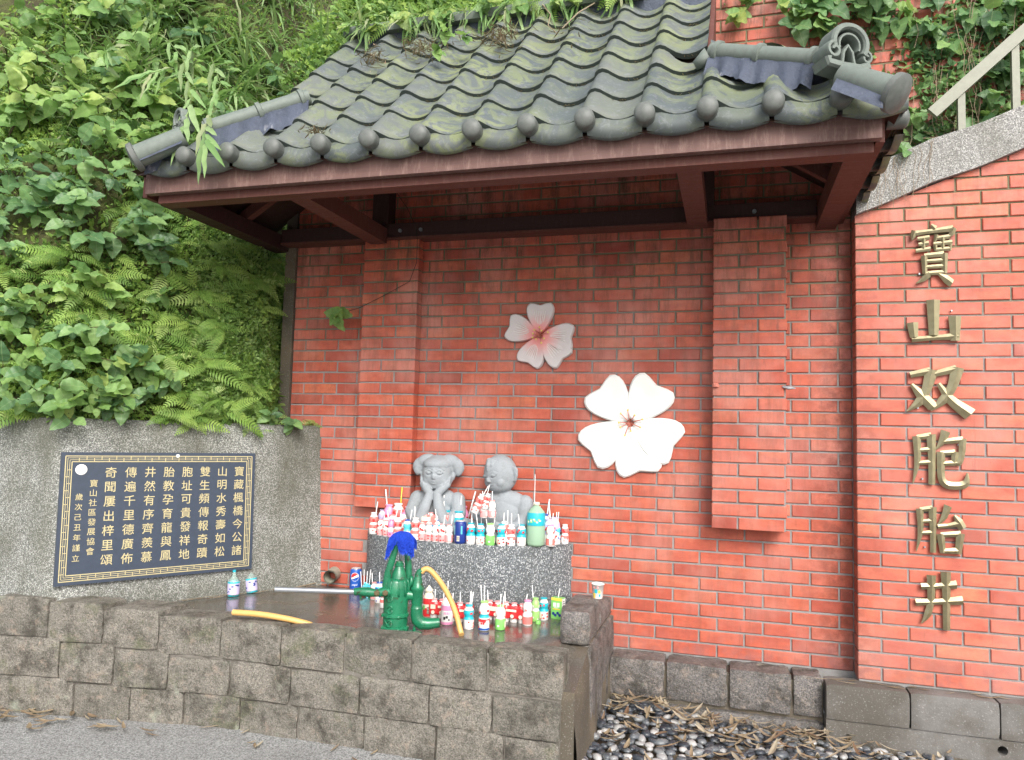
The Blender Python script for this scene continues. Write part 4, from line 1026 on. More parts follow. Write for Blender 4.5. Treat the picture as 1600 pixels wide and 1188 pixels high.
def boy():
    root = thing('stone_statue', 'grey stone bald boy with a forelock, looking down at the bottles in his lap', 'statue', (-1.29, -.085, ZT), R(-2)); root.scale = (1, .78, 1)
    b = bmesh.new(); hb = bmesh.new()
    Hd = Matrix.Translation((-.012, -.02, .395)) @ Euler((R(14), R(-4), R(-34))).to_matrix().to_4x4()
    ico(hb, (0, 0, 0), (.100, .104, .112), sub=4); ico(hb, (0, -.012, -.045), (.088, .088, .07), sub=3)
    en = face_feats(hb, (0, 0, 0), .100, .104, .112)
    for s_ in (-1, 1):
        limb(hb, [(s_*.100, .02, .03), (s_*.112, .025, .012), (s_*.110, .02, -.02), (s_*.100, .015, -.045)], [.010, .015, .013, .010])
        en.append(([(s_*.116, .012, .02), (s_*.120, .02, -.005), (s_*.112, .014, -.03)], .003, .005, 0))
    limb(hb, [(0, -.066, .092), (.004, -.088, .070), (0, -.100, .045)], [.020, .014, .005]); limb(hb, [(-.018, -.058, .094), (-.022, -.080, .074)], [.014, .006]); limb(hb, [(.02, -.058, .094), (.026, -.080, .070)], [.014, .006])
    en.append(([(0, -.08, .10), (.004, -.105, .062)], .0018, .004, 0))
    hb.transform(Hd); en = [([Hd @ Vector(p) for p in pl_], w, d, s_) for pl_, w, d, s_ in en]
    tmp = bpy.data.meshes.new('t'); hb.to_mesh(tmp); hb.free(); b.from_mesh(tmp); bpy.data.meshes.remove(tmp)
    limb(b, [(0, 0, .26), (-.008, -.01, .31)], [.055, .05])
    ico(b, (.012, .02, .14), (.125, .10, .165)); ico(b, (.012, .015, .225), (.138, .078, .075))
    # right arm (viewer's right) down to the lap, left arm up to the chest
    limb(b, [(.135, .01, .225), (.150, -.02, .14), (.115, -.075, .085)], [.052, .050, .042]); limb(b, [(.115, -.078, .088), (.06, -.125, .095), (.01, -.14, .10)], [.040, .032, .024])
    limb(b, [(-.115, .0, .225), (-.135, -.04, .15), (-.10, -.095, .105)], [.048, .044, .038]); limb(b, [(-.10, -.098, .108), (-.085, -.13, .125), (-.075, -.14, .135)], [.036, .028, .024])
    for (hx, hy, hz) in ((.0, -.148, .10), (-.075, -.148, .138)):
        for f in range(4): limb(b, [(hx-.005, hy+.004, hz-.012+f*.009), (hx-.026, hy-.012, hz-.012+f*.009), (hx-.040, hy-.004, hz-.014+f*.009)], [.0085, .008, .006])
        limb(b, [(hx+.005, hy, hz+.015), (hx-.008, hy-.012, hz+.030), (hx-.018, hy-.012, hz+.038)], [.010, .009, .006])
    # crossed legs
    limb(b, [(.11, -.02, .05), (.13, -.10, .05), (.02, -.155, .04), (-.05, -.15, .03)], [.07, .058, .04, .03]); limb(b, [(-.10, -.02, .05), (-.12, -.10, .05), (-.02, -.15, .04), (.04, -.14, .03)], [.07, .058, .04, .03])
    ico(b, (0, .0, .03), (.15, .12, .055))
    o = finish_statue(b, 'statue_body', root, .0044, en)
    # open book across the lap
    mb = MB(); vs = []; n = 16
    for j, (y, z) in enumerate(((-.205, .085), (-.125, .100))):
        for i in range(n+1):
            u = i/n*2-1; zz = z + .028*abs(u)**.6*(1.25-abs(u)) + (.05*max(0, -u-.45))
            vs += [(-.06+u*.135, y, zz), (-.06+u*.135, y, zz-.014)]
    m = 2*(n+1); fs = []
    for i in range(n): a = 2*i; fs += [(a, a+2, a+m+2, a+m), (a+1, a+m+1, a+m+3, a+3), (a, a+1, a+3, a+2), (a+m, a+m+2, a+m+3, a+m+1)]
    fs += [(0, m, m+1, 1), (2*n, 2*n+1, 2*n+m+1, 2*n+m)]
    mb.add(vs, fs); mb.build('book', M['statue'], root, True).data.set_sharp_from_angle(angle=R(50))
    mb = MB(); mb.box((-.16, -.16, 0), (.17, .10, .012)); mb.build('base_slab', M['statue'], root); return root
girl(); boy()

# ------------------------------------------------------------------ bottles and offerings
def prof_yog(h, r): return [(r*.90, 0), (r, .006), (r, h*.40), (r*.95, h*.45), (r*.80, h*.50), (r*.80, h*.53), (r*.97, h*.60), (r, h*.70), (r*.86, h*.82), (r*.62, h*.90), (r*.62, h*.95)]
def band_prof(prof, z0, z1, e=.0008):
    out = []
    def rad(z):
        for (r0, a), (r1, b_) in zip(prof, prof[1:]):
            if a <= z <= b_ and b_ > a: return r0+(r1-r0)*(z-a)/(b_-a)
        return prof[-1][0]
    zs = sorted({z0, z1} | {z for _, z in prof if z0 < z < z1}); return [(rad(z)+e, z) for z in zs]
def ringband(mb, prof, n=18):
    vs = []; fs = []
    for r, z in prof:
        for k in range(n): a = 2*math.pi*k/n; vs.append((r*math.cos(a), r*math.sin(a), z))
    for i in range(len(prof)-1):
        for k in range(n): fs.append((i*n+k, i*n+(k+1) % n, (i+1)*n+(k+1) % n, (i+1)*n+k))
    mb.add(vs, fs)
def patch(mb, prof, z0, z1, a0, a1, e=.0016, n=5):
    pp = band_prof(prof, z0, z1, e); vs = []; fs = []
    for r, z in pp:
        for k in range(n+1): a = a0+(a1-a0)*k/n; vs.append((r*math.cos(a), r*math.sin(a), z))
    for i in range(len(pp)-1):
        for k in range(n): q = i*(n+1)+k; fs.append((q, q+1, q+n+2, q+n+1))
    mb.add(vs, fs)
#        body, lid, [(z0,z1,mat)...] bands, print colour, h, r
KIND = {
 'pink':  ('b_white', 'b_pink', [(.04, .42, 'b_pink')], 'b_red', .100, .0215),
 'red':   ('b_white', 'b_white', [(.56, .80, 'b_coral'), (.28, .44, 'b_coral')], 'b_red', .118, .024),
 'teal':  ('b_white', 'b_teal', [(.40, .78, 'b_teal')], 'b_red', .120, .0265),
 'green': ('b_white', 'b_lime', [(.0, .46, 'b_green')], 'b_white', .122, .0265),
 'rose':  ('b_rose', 'b_rose', [(.30, .55, 'b_white')], 'b_red', .115, .024),
 'lilac': ('b_white', 'b_lilac', [(.42, .80, 'b_lilac')], 'b_red', .118, .024),
 'blue':  ('b_white', 'b_blue', [(.42, .78, 'b_cyan')], 'b_blue', .118, .025),
 'straw': ('b_white', 'b_rose', [(.05, .35, 'b_coral')], 'b_coral', .128, .026),
 'tri':   ('b_white', 'b_lime', [(.44, .56, 'b_teal'), (.30, .40, 'b_red'), (.02, .09, 'b_blue')], 'b_red', .138, .0265),
 'greenb': ('b_lime', 'b_lime', [(.45, .6, 'b_white')], 'b_white', .122, .022),
}
_kc = {}
def kind_meshes(k):
    if k in _kc: return _kc[k]
    body, lid, bands, prn, h, r = KIND[k]; pf = prof_yog(h, r)
    mb = MB(); mb.lathe(pf, 18); B = mb.mesh('bottle_body', M[body], True); B.set_sharp_from_angle(angle=R(55))
    mb = MB(); mb.lathe([(r*.72, h*.94), (r*.74, h*.955), (r*.72, h*.99), (r*.5, h)], 16); Lm = mb.mesh('foil_lid', M[lid], True); Lm.set_sharp_from_angle(angle=R(40))
    bs = []
    for z0, z1, m in bands:
        mb = MB(); ringband(mb, band_prof(pf, z0*h, z1*h)); bs.append(mb.mesh('label_band', M[m], True))
    mb = MB(); rr = random.Random(k)
    for q in range(8):
        a = rr.uniform(0, 6.28); z0 = rr.choice((.08, .14, .22, .28))*h; patch(mb, pf, z0, z0+h*.07, a, a+rr.uniform(.2, .55))
    for q in range(6):
        a = rr.uniform(0, 6.28); z0 = rr.uniform(.55, .7)*h; patch(mb, pf, z0, z0+h*.08, a, a+rr.uniform(.3, .6))
    P = mb.mesh('label_print', M[prn], True)
    mb = MB(); a = 0
    patch(mb, pf, .10*h, .36*h, -1.9, -1.25, .0019)
    Q = mb.mesh('label_panel', M['b_cream' if k in ('teal', 'blue', 'green') else 'b_white'], True)
    mb = MB(); mb.tube([(0, 0, h*.5), (0, 0, h*1.52)], .0027, 6); Sx = mb.mesh('straw', M['straw'], True)
    _kc[k] = (B, Lm, bs, P, Q, Sx, h); return _kc[k]
def bottle(kind, P, label, group, straws=1, tilt=(0, 0), sc=1.0, cat='bottle', ystraw=False):
    B, Lm, bs, Pm, Q, Sx, h = kind_meshes(kind)
    root = thing('yogurt_bottle', label, cat, P, random.uniform(0, 6.28) if tilt == (0, 0) else 0, group); root.scale = (sc,)*3
    if tilt != (0, 0): root.rotation_euler = (R(tilt[0]), R(tilt[1]), 0)
    put('bottle_body', B, root); put('foil_lid', Lm, root)
    for b_ in bs: put('label_band', b_, root)
    put('label_print', Pm, root); put('label_panel', Q, root)
    for s_ in range(straws):
        o = put('straw', Sx, root, (random.uniform(-.006, .006), random.uniform(-.006, .006), 0), (R(random.uniform(-11, 11)), R(random.uniform(-11, 11)), 0))
        if ystraw: o.data = o.data.copy(); o.data.materials.clear(); o.data.materials.append(M['straw_y'])
    return root
GT = 'drink bottles left on the pedestal'; GFL = 'drink bottles left on the basin floor'
def on_top(x, Y):
    q = at(x, 840, Y); return (q.x, Y, ZT)
FR = -.265
def fy(x):     # front edge of the bow at a pixel column
    q = at(x, 850, -.2).x; u = max(.02, min(.98, (q-PX0)/(PX1-PX0))); return -bow(u)+.034
spots = [
 # px, Y offset from the bow front (or absolute if negative), kind, straws, scale, label
 (583, 'f', 'red', 1, 1.10, 'white bottle with a red band at the far left end of the pedestal'),
 (594, 'f', 'pink', 0, .95, 'small pink bottle second from the left end of the pedestal front row'),
 (603, 'f', 'pink', 1, .95, 'small pink bottle third from the left end of the pedestal front row'),
 (611, 'f', 'rose', 1, .90, 'rose pink bottle just left of the pump towel in the front row'),
 (621, 'f', 'red', 1, 1.0, 'red banded bottle directly behind the blue towel, above the pump'),
 (636, 'f', 'blue', 1, .95, 'white bottle with blue lid half hidden behind the blue towel'),
 (648.5, 'f', 'red', 1, 1.08, 'red topped bottle at the left end of the row of five small pink ones'),
 (659.5, 'f', 'pink', 0, 1.0, 'first small pink bottle from the left in the front row of five'),
 (669.8, 'f', 'pink', 0, 1.0, 'second small pink bottle in the front row of five'),
 (680.2, 'f', 'pink', 1, 1.0, 'middle small pink bottle in the front row of five'),
 (690.8, 'f', 'pink', 1, 1.04, 'fourth small pink bottle in the front row of five'),
 (701.5, 'f', 'pink', 1, 1.04, 'small pink bottle touching the dark blue can on its left'),
 (735.5, 'f', 'teal', 2, 1.0, 'teal banded bottle directly right of the dark blue can'),
 (750.5, 'f', 'teal', 2, .98, 'teal banded bottle between another teal one and the green one'),
 (766, 'f', 'green', 2, 1.0, 'only green bottle in the pedestal front row, below the boy statue'),
 (783.5, 'f', 'teal', 1, 1.0, 'teal banded bottle right of the green bottle in the front row'),
 (798.6, 'f', 'red', 1, 1.0, 'white bottle with red band between two teal ones below the boy statue'),
 (814.5, 'f', 'teal', 1, 1.0, 'teal banded bottle immediately left of the large green soda bottle'),
 (854, 'f', 'teal', 1, .93, 'teal banded bottle just right of the large green soda bottle'),
 (869, 'f', 'blue', 2, 1.02, 'blue banded bottle second from the right end of the pedestal'),
 (882.5, 'f', 'red', 0, .95, 'red banded bottle at the far right end of the pedestal'),
 (597, -.04, 'lilac', 1, 1.2, 'lilac bottle at the back left of the pedestal against the bricks'),
 (607, -.07, 'rose', 1, 1.55, 'tall pink bottle with a very long straw at the back left'),
 (621, -.08, 'red', 1, 1.6, 'tall red and white bottle with a yellow straw at the back left'),
 (637, -.06, 'rose', 1, 1.5, 'tall rose bottle at the back, left of the girl statue elbow'),
 (630, -.14, 'straw', 1, 1.1, 'white strawberry drink bottle behind the blue towel, second row'),
 (612, -.16, 'pink', 1, 1.25, 'pink bottle in the second row left of the towel'),
 (648, -.17, 'red', 1, 1.2, 'red banded bottle in the second row in front of the girl elbow'),
 (671, -.20, 'blue', 1, 1.0, 'blue lidded bottle behind the five small pink ones, on the left'),
 (684, -.20, 'blue', 1, 1.0, 'blue lidded bottle behind the five small pink ones, at their middle'),
 (695.5, -.15, 'teal', 2, 1.40, 'teal banded bottle standing before the girl statue right elbow'),
 (715.5, -.14, 'teal', 1, 1.40, 'teal banded bottle standing between the two statues'),
 (721, -.05, 'rose', 1, 1.65, 'rose pink lidded bottle against the bricks between the two statues'),
 (812, -.13, 'pink', 1, 1.2, 'small pink bottle behind the teal one right of the boy statue'),
 (821, -.10, 'pink', 1, 1.25, 'pink bottle behind the large green soda bottle'),
 (849, -.06, 'blue', 1, 1.45, 'tall blue lidded bottle against the bricks right of the soda bottle'),
 (857, -.12, 'lilac', 1, 1.25, 'lilac banded bottle behind the right end of the front row'),
 (866, -.06, 'lilac', 1, 1.3, 'lilac banded bottle against the bricks near the right end of the pedestal'),
 (860, -.15, 'straw', 1, .95, 'strawberry bottle squeezed between the blue and teal ones at the right end'),
]
for x, y, kd, s_, sc, lab in spots:
    Y = fy(x) if y == 'f' else y
    bottle(kd, on_top(x, Y), lab, GT, s_, sc=sc, ystraw=('yellow straw' in lab))
# two bottles on the book, two held at the mouth, one leaning
for x, lab in ((756, 'left of the two small pink bottles standing on the stone boy\'s book'), (768.5, 'right of the two small pink bottles standing on the stone boy\'s book')):
    q = at(x, 809, -.285); bottle('pink', (q.x, q.y, q.z), lab, 'bottles placed on the stone boy', 1, sc=.98)
q = at(741, 801, -.30); bottle('red', (q.x, q.y, q.z), 'tilted red bottle at the stone boy\'s mouth, the left one', 'bottles placed on the stone boy', 1, (0, 24), .95)
q = at(757, 795, -.30); bottle('red', (q.x, q.y, q.z), 'red bottle at the stone boy\'s mouth, the right one behind the pink pair', 'bottles placed on the stone boy', 1, (0, 14), .75)
q = at(793, 836, -.235); bottle('red', (q.x, q.y, ZT+.02), 'red bottle leaning against the stone boy\'s knee', 'bottles placed on the stone boy', 1, (-4, -14), .98)
# shrink wrapped pack
def pack(name, label, c, n, rz, kind='pink', w=.046, film='b_red', group=None):
    root = thing(name, label, 'drink pack', c, rz, group); B, Lm, bs, Pm, Q, Sx, h = kind_meshes(kind)
    for i in range(n):
        x = (i-(n-1)/2)*w; b_ = put('bottle_body', B, root, (x, 0, 0)); put('foil_lid', Lm, b_)
        if i % 2 == 0 or n < 4: put('straw', Sx, b_, (0, 0, 0), (R(random.uniform(-9, 9)), R(random.uniform(-9, 9)), 0))
    mb = MB(); L = n*w/2; vs = []; fs = []; m = n*6
    for z, o_ in ((.022, 0), (.03, .003), (h*.75, .003), (h*.88, -.004)):
        ring = []
        for i in range(m+1):
            x = -L+2*L*i/m; y = -.0255-o_-.0022*math.cos(i/6*2*math.pi+math.pi); ring.append((x, y, z+.002*math.sin(i*1.7)))
        for i in range(m, -1, -1):
            x = -L+2*L*i/m; y = .0255+o_; ring.append((x, y, z))
        vs += ring
    k = 2*(m+1)
    for j in range(3):
        for i in range(k): a = j*k+i; b_ = j*k+(i+1) % k; fs.append((a, b_, b_+k, a+k))
    mb.add(vs, fs); mb.build('shrink_wrap', M[film], root)
    mb = MB()
    for i in range(n):
        x = (i-(n-1)/2)*w; mb.lathe([(.010, 0), (.010, .001)], 12, M=Matrix.Translation((x, -.0318, .035)) @ Matrix.Rotation(R(90), 4, 'X')); 
    mb.box((-L*.8, -.0325, .052), (-L*.2, -.031, .075)); mb.box((L*.1, -.0325, .058), (L*.6, -.031, .070)); mb.build('wrap_print', M['b_cream'], root)
    return root
q = on_top(678, -.19); pack('wrapped_drink_pack', 'coral shrink-wrapped pack of bottles in front of the girl statue elbows', (q[0], -.185, ZT+.055), 4, R(5), film='b_coral', w=.044)
# dark blue can on the pedestal
def can(label, P, top, logo=True, h=.122, r=.033, mat='b_blue'):
    root = thing('drink_can', label, 'can', P, 0)
    mb = MB(); mb.lathe([(r*.8, 0), (r*.97, .007), (r, .014), (r, h*.88), (r*.93, h*.93), (r*.84, h*.96)], 28); o = mb.build('can_body', M[mat], root, True); o.data.set_sharp_from_angle(angle=R(50))
    mb = MB(); mb.lathe([(r*.84, h*.96), (r*.86, h*.985), (r*.82, h), (r*.76, h*.985), (r*.74, h*.97)], 28); mb.build('can_rim', M['b_silver'], root, True)
    return root
q = on_top(719, fy(719)); cn = can('dark blue drink can in the pedestal front row between pink and teal bottles', (q[0], q[1], ZT), 0, mat='b_navy', h=.128, r=.0345)
mb = MB(); pf = [(.0345, 0), (.0345, .12)]; patch(mb, pf, .015, .045, -1.85, -1.35, .0006); mb.build('barcode_panel', M['b_cream'], cn)
mb = MB()
for k in range(7): patch(mb, pf, .019, .041, -1.82+k*.066, -1.80+k*.066+.014*(k % 2), .0012, 1)
mb.build('barcode_bars', M['b_black'], cn)
mb = MB(); patch(mb, pf, .05, .105, -2.5, -2.25, .0006); patch(mb, pf, .055, .10, -1.15, -.9, .0006); mb.build('side_print', M['b_cyan'], cn)
# cola can with the round red white blue emblem
q = at(556, 900, -.055); cn = can('blue cola can with a round red, white and blue emblem beside the pedestal', (q.x, -.055, ZF), 0, h=.135, r=.036)
def emblem(root, r, zc, R_, yaw):
    def P(u, v, e):     # u,v on the unrolled surface
        a = yaw + u/r; return ((r+e)*math.cos(a), (r+e)*math.sin(a), zc+v)
    def region(test, mat, e, name):
        mb = MB(); n = 26
        for i in range(n):
            for j in range(n):
                u0, v0 = -R_+2*R_*i/n, -R_+2*R_*j/n; d = 2*R_/n; uc, vc = u0+d/2, v0+d/2
                if uc*uc+vc*vc < R_*R_ and test(uc/R_, vc/R_): mb.add([P(u0, v0, e), P(u0+d, v0, e), P(u0+d, v0+d, e), P(u0, v0+d, e)], [(0,1,2,3)])
        mb.build(name, mat, root)
    w = lambda u: .18*math.sin(u*2.2)
    region(lambda u, v: True, M['b_white'], .0006, 'emblem_white')
    region(lambda u, v: v > .22+w(u)+.25*u and u*u+v*v < .85, M['b_red'], .0012, 'emblem_red')
    region(lambda u, v: v < -.28+w(u)+.1*u and u*u+v*v < .85, M['b_blue'], .0012, 'emblem_blue')
emblem(cn, .036, .085, .026, R(-72))
g = glyph_mesh('pepsi', 'can_lettering', M['b_white'], .002, .01); xs = [v.co.x for v in g.vertices]; s_ = .034/(max(xs)-min(xs))
for v in g.vertices:
    u, vv = v.co.x*s_, v.co.y*s_; a = R(-72)+u/.036; v.co = ((.0366+v.co.z*.1)*math.cos(a), (.0366+v.co.z*.1)*math.sin(a), .036+vv)
put('can_lettering', g, cn)
# large soda bottle
q = on_top(837, fy(837)-.006)
sb = thing('soda_bottle', 'large pale green soda bottle with a teal label near the right end of the pedestal', 'bottle', (q[0], q[1], ZT), R(0))
h = .245; r = .052
mb = MB(); pf = [(r*.85, 0), (r, .012), (r, h*.42), (r*.98, h*.45), (r, h*.48), (r, h*.70), (r*.9, h*.78), (r*.55, h*.87), (r*.32, h*.91), (r*.30, h*.94)]
mb.lathe(pf, 28); mb.build('bottle_body', M['juice'], sb, True)
mb = MB(); mb.lathe([(r*.36, h*.93), (r*.36, h*.985), (r*.32, h)], 18); mb.build('cap', M['b_cream'], sb, True)
mb = MB(); ringband(mb, band_prof(pf, h*.47, h*.76, .001), 28); mb.build('label', M['b_teal'], sb, True)
mb = MB()
for k in range(4): patch(mb, pf, h*(.52+.02*k), h*(.60+.03*(k % 2)), -2.4+k*.42, -2.15+k*.42, .002)
mb.build('label_print', M['b_lime'], sb)
mb = MB()
for k in range(5): patch(mb, pf, h*(.54+.03*(k % 3)), h*(.57+.03*(k % 3)), -2.3+k*.33, -2.1+k*.33, .0026)
mb.build('label_lettering', M['b_white'], sb)
mb = MB(); q2 = at(832, 770, -.2); mb.tube([(-.02, .035, .02), (-.022, .04, .40)], .002, 6); mb.build('stirrer', M['straw'], sb)

# floor offerings
def fl(x, y): q = atz(x, y, ZF); return (q.x, q.y+.01, ZF)
flo = [
 (583, 937, 'pink', 1, 1.0, 'small pale bottle on the floor just left of the pump barrel, the leftmost'),
 (591, 942, 'blue', 1, 1.0, 'blue lidded bottle on the floor beside the pump lever'),
 (598, 950, 'red', 1, .9, 'red bottle on the floor touching the pump barrel on its left'),
 (731, 983, 'teal', 3, 1.0, 'teal banded bottle on the floor right of the yellow hose'),
 (755, 985, 'tri', 2, 1.05, 'white bottle with green lid and red, teal and blue bands on the floor'),
 (780.5, 984, 'green', 2, 1.0, 'green and white bottle on the floor in front of the long red pack'),
 (823, 977, 'straw', 0, 1.0, 'white strawberry bottle at the right end of the long red pack'),
 (835.5, 971, 'greenb', 1, 1.0, 'slim green bottle on the floor behind the strawberry one'),
 (848.5, 969, 'teal', 0, .98, 'teal banded bottle on the floor beside the green juice box'),
 (662, 958, 'pink', 2, .95, 'small pink bottle on the floor between the pump spout and the sauce-shaped bottle'),
]
for x, y, kd, s_, sc, lab in flo: bottle(kd, fl(x, y), lab, GFL, s_, sc=sc)
P = fl(789, 971); pack('wrapped_drink_pack', 'long red shrink-wrapped pack of five bottles on the floor before the pedestal', P, 5, R(-4), w=.047)
P = fl(717, 972); pack('wrapped_drink_pack', 'red shrink-wrapped pack of three bottles behind the yellow hose', P, 3, R(2), w=.046)
P = fl(683, 966); pack('wrapped_drink_pack', 'red twin pack of bottles left of the pink cow-print milk bottle', P, 2, R(10), w=.044, group=None)
# sauce-shaped bottle
P = fl(668, 964); b_ = thing('squeeze_bottle', 'white and red squeeze bottle with a cream cap between pump and packs', 'bottle', P, R(-90)); h, r = .165, .030
pf = [(r*.9, 0), (r, .008), (r, h*.55), (r*.86, h*.68), (r*.6, h*.78), (r*.5, h*.82)]
mb = MB(); mb.lathe(pf, 20); mb.build('bottle_body', M['b_cream'], b_, True)
mb = MB(); mb.lathe([(r*.72, h*.80), (r*.74, h*.86), (r*.3, h*.95), (r*.12, h)], 16); mb.build('nozzle_cap', M['b_cream'], b_, True)
mb = MB(); ringband(mb, band_prof(pf, h*.42, h*.60)); patch(mb, pf, h*.03, h*.30, -1.2, .1, .001); patch(mb, pf, h*.03, h*.12, .1, 1.6, .001); mb.build('red_label', M['b_red'], b_, True)
mb = MB(); patch(mb, pf, h*.25, h*.38, -.9, -.3, .0018); mb.build('green_print', M['b_green'], b_, True)
mb = MB()
for k in range(5): patch(mb, pf, h*(.12+.05*k), h*(.14+.05*k), .1, .9, .0018)
mb.build('fine_print', M['b_black'], b_, True)
# pink cow milk bottle
P = fl(697, 976); b_ = thing('milk_bottle', 'white and pink milk bottle with black cow patches left of the hose', 'bottle', P, R(-70)); h, r = .16, .0315
pf = [(r*.9, 0), (r, .008), (r, h*.62), (r*.8, h*.74), (r*.42, h*.86), (r*.40, h*.90)]
mb = MB(); mb.lathe(pf, 20); mb.build('bottle_body', M['b_white'], b_, True)
mb = MB(); ringband(mb, band_prof(pf, h*.0+.002, h*.10)); ringband(mb, band_prof(pf, h*.46, h*.62)); mb.build('pink_band', M['b_rose'], b_, True)
mb = MB(); patch(mb, pf, h*.18, h*.27, -.6, -.25, .0015); patch(mb, pf, h*.22, h*.30, -.2, .15, .0015); patch(mb, pf, h*.15, h*.2, .2, .45, .0015); mb.build('cow_patches', M['b_black'], b_, True)
mb = MB()
for k in range(4): patch(mb, pf, h*.34, h*.42, -.55+k*.26, -.38+k*.26, .0015)
mb.build('label_lettering', M['b_rose'], b_, True)
mb = MB(); mb.lathe([(r*.46, h*.87), (r*.46, h*.97), (r*.3, h)], 16); mb.build('cap', M['b_rose'], b_, True)
mb = MB(); mb.tube([(0, 0, h*.9), (.02, 0, h*1.4)], .0025, 6); mb.build('straw', M['straw'], b_, True)
# loose green cap
P = fl(840, 976); mb = MB(); mb.lathe([(.014, 0), (.0145, .003), (.0145, .015), (.012, .018)], 16, P); tag(mb.build('bottle_cap', M['b_green'], None, True), 'loose bright green screw cap lying on the wet floor', 'bottle cap')
# juice box
P = fl(871, 967); jb = thing('juice_box', 'green juice carton with a white straw beside the granite block', 'carton', P, R(-14))
mb = MB(); mb.box((-.032, -.02, 0), (.032, .02, .112)); mb.build('carton', M['b_green'], jb)
mb = MB(); mb.box((.0325, -.0195, .004), (.0335, .0195, .108)); mb.build('side_panel', M['b_white'], jb)
mb = MB()
for k in range(8): mb.box((.0337, -.015, .015+k*.011), (.0342, .015-.006*(k % 2), .019+k*.011))
mb.build('side_text', M['b_black'], jb)
mb = MB(); mb.box((-.0325, -.0212, .098), (.0325, -.0202, .112)); mb.box((-.022, -.0214, .050), (.022, -.0204, .055)); mb.build('yellow_band', M['b_yellow'], jb)
mb = MB(); mb.box((-.02, -.0214, .064), (-.002, -.0204, .086)); mb.box((.002, -.0214, .064), (.018, -.0204, .086)); mb.box((-.015, -.0214, .058), (.012, -.0204, .061)); mb.build('label_lettering', M['b_white'], jb)
mb = MB(); 
for (a, c) in ((-.018, .02), (-.006, .012), (.008, .024), (.02, .014)): mb.lathe([(.008, 0), (.008, .001)], 12, M=Matrix.Translation((a, -.0202, c+.008)) @ Matrix.Rotation(R(90), 4, 'X'))
mb.build('fruit_print', M['b_navy'], jb)
mb = MB(); mb.tube([(.0, 0, .11), (.008, 0, .16)], .0027, 6); mb.build('straw', M['straw'], jb)
# paper cup on the block
q = atz(934, 934, .35); cu_ = thing('paper_cup', 'small printed paper cup standing on the granite block by the wall', 'cup', (q.x, q.y, .347), 0)
mb = MB(); mb.lathe([(.024, 0), (.025, .002), (.032, .072), (.034, .072), (.035, .075), (.032, .077), (.029, .070), (.023, .006)], 22); mb.build('cup_body', M['b_white'], cu_, True)
mb = MB(); pf = [(.025, .0), (.0325, .072)]; patch(mb, pf, .03, .05, -2.0, -1.5, .001); patch(mb, pf, .012, .025, -1.2, -.9, .001); mb.build('green_print', M['b_teal'], cu_)
mb = MB(); patch(mb, pf, .004, .03, -2.4, -1.9, .001); patch(mb, pf, .03, .045, -1.35, -1.0, .001); mb.build('cream_print', M['b_yellow'], cu_)
mb = MB(); patch(mb, pf, .054, .064, -2.2, -1.9, .001); patch(mb, pf, .056, .066, -1.6, -1.3, .001); mb.build('pink_print', M['b_pink'], cu_)
# crumpled blue carton with straws
q = at(571, 905, -.21); P = (q.x, -.21, ZF); cc = thing('crushed_carton', 'crushed light blue drink carton with straws next to the cola can', 'carton', P, R(30))
b = bmesh.new(); bmesh.ops.create_cube(b, size=1); bmesh.ops.subdivide_edges(b, edges=b.edges, cuts=3, use_grid_fill=True)
for v in b.verts: v.co = Vector((v.co.x*.07, v.co.y*.045, v.co.z*.07+.04)) + Vector((fbm(v.co, 3), fbm(v.co+Vector((3, 3, 3)), 3), fbm(v.co+Vector((7, 1, 2)), 3)))*.012
me = bpy.data.meshes.new('carton_body'); b.to_mesh(me); b.free(); me.materials.append(M['b_cyan']); o = put('carton_body', me, cc); o.rotation_euler = (0, R(25), 0)
for k in range(4): mb = MB(); mb.tube([(-.02+k*.014, 0, .05), (-.03+k*.02, 0, .15+.01*(k % 2))], .0027, 6); mb.build('straw', M['straw'], cc)
# two clear bottles against the concrete wall
for x, y, rz_, tl, lab in ((369, 929, 0, 0, 'left of the two small clear bottles standing under the plaque'), (400, 922, 0, 9, 'right, slightly tilted one of the two clear bottles under the plaque')):
    q = atz(x, y, ZF); b_ = thing('clear_bottle', lab, 'bottle', (q.x+.012+(.012 if x > 390 else 0), q.y-.045-(.03 if x > 390 else 0), ZF+.002), 0, 'clear bottles under the plaque'); b_.rotation_euler = (0, R(-tl), 0)
    h, r = .15, .034; pf = [(r*.9, 0), (r, .006), (r, h*.55), (r*.6, h*.68), (r*.3, h*.78), (r*.26, h*.98)]
    mb = MB(); mb.lathe(pf, 22); mb.build('bottle_body', M['clear'], b_, True)
    mb = MB(); ringband(mb, band_prof(pf, h*.08, h*.50)); mb.build('paper_label', M['b_lilac'], b_, True)
    mb = MB(); ringband(mb, band_prof(pf, 0, h*.06)); ringband(mb, band_prof(pf, h*.50, h*.56)); ringband(mb, [(r*.28, h*.92), (r*.28, h*.99)]); mb.build('green_ring', M['b_teal'], b_, True)
    mb = MB(); rr = random.Random(x)
    for k in range(8): a = rr.uniform(-3, 0); z0 = rr.uniform(.12, .42)*h; patch(mb, pf, z0, z0+.006, a, a+.35, .0016)
    mb.build('label_print', M['b_navy'], b_, True)
# pipe end in the corner
q = at(519, 899, -.06); d_ = (Vector((.25, -1, -.05))).normalized()
mb = MB(); mb.tube([q+d_*-.12, q+d_*.05], .042, 20, False); mb.tube([q+d_*.05, q+d_*-.12], .036, 20, False)
tag(smooth_angle(mb.build('drain_pipe', M['pvc'])), 'short open end of an old drain pipe in the corner by the brick wall', 'pipe')
mb = MB(); mb.tube([q+d_*-.08, q+d_*-.075], .0355, 16); mb.build('pipe_inside_dark', M['black'], bpy.data.objects['drain_pipe'])  # black disc standing for the darkness inside the pipe

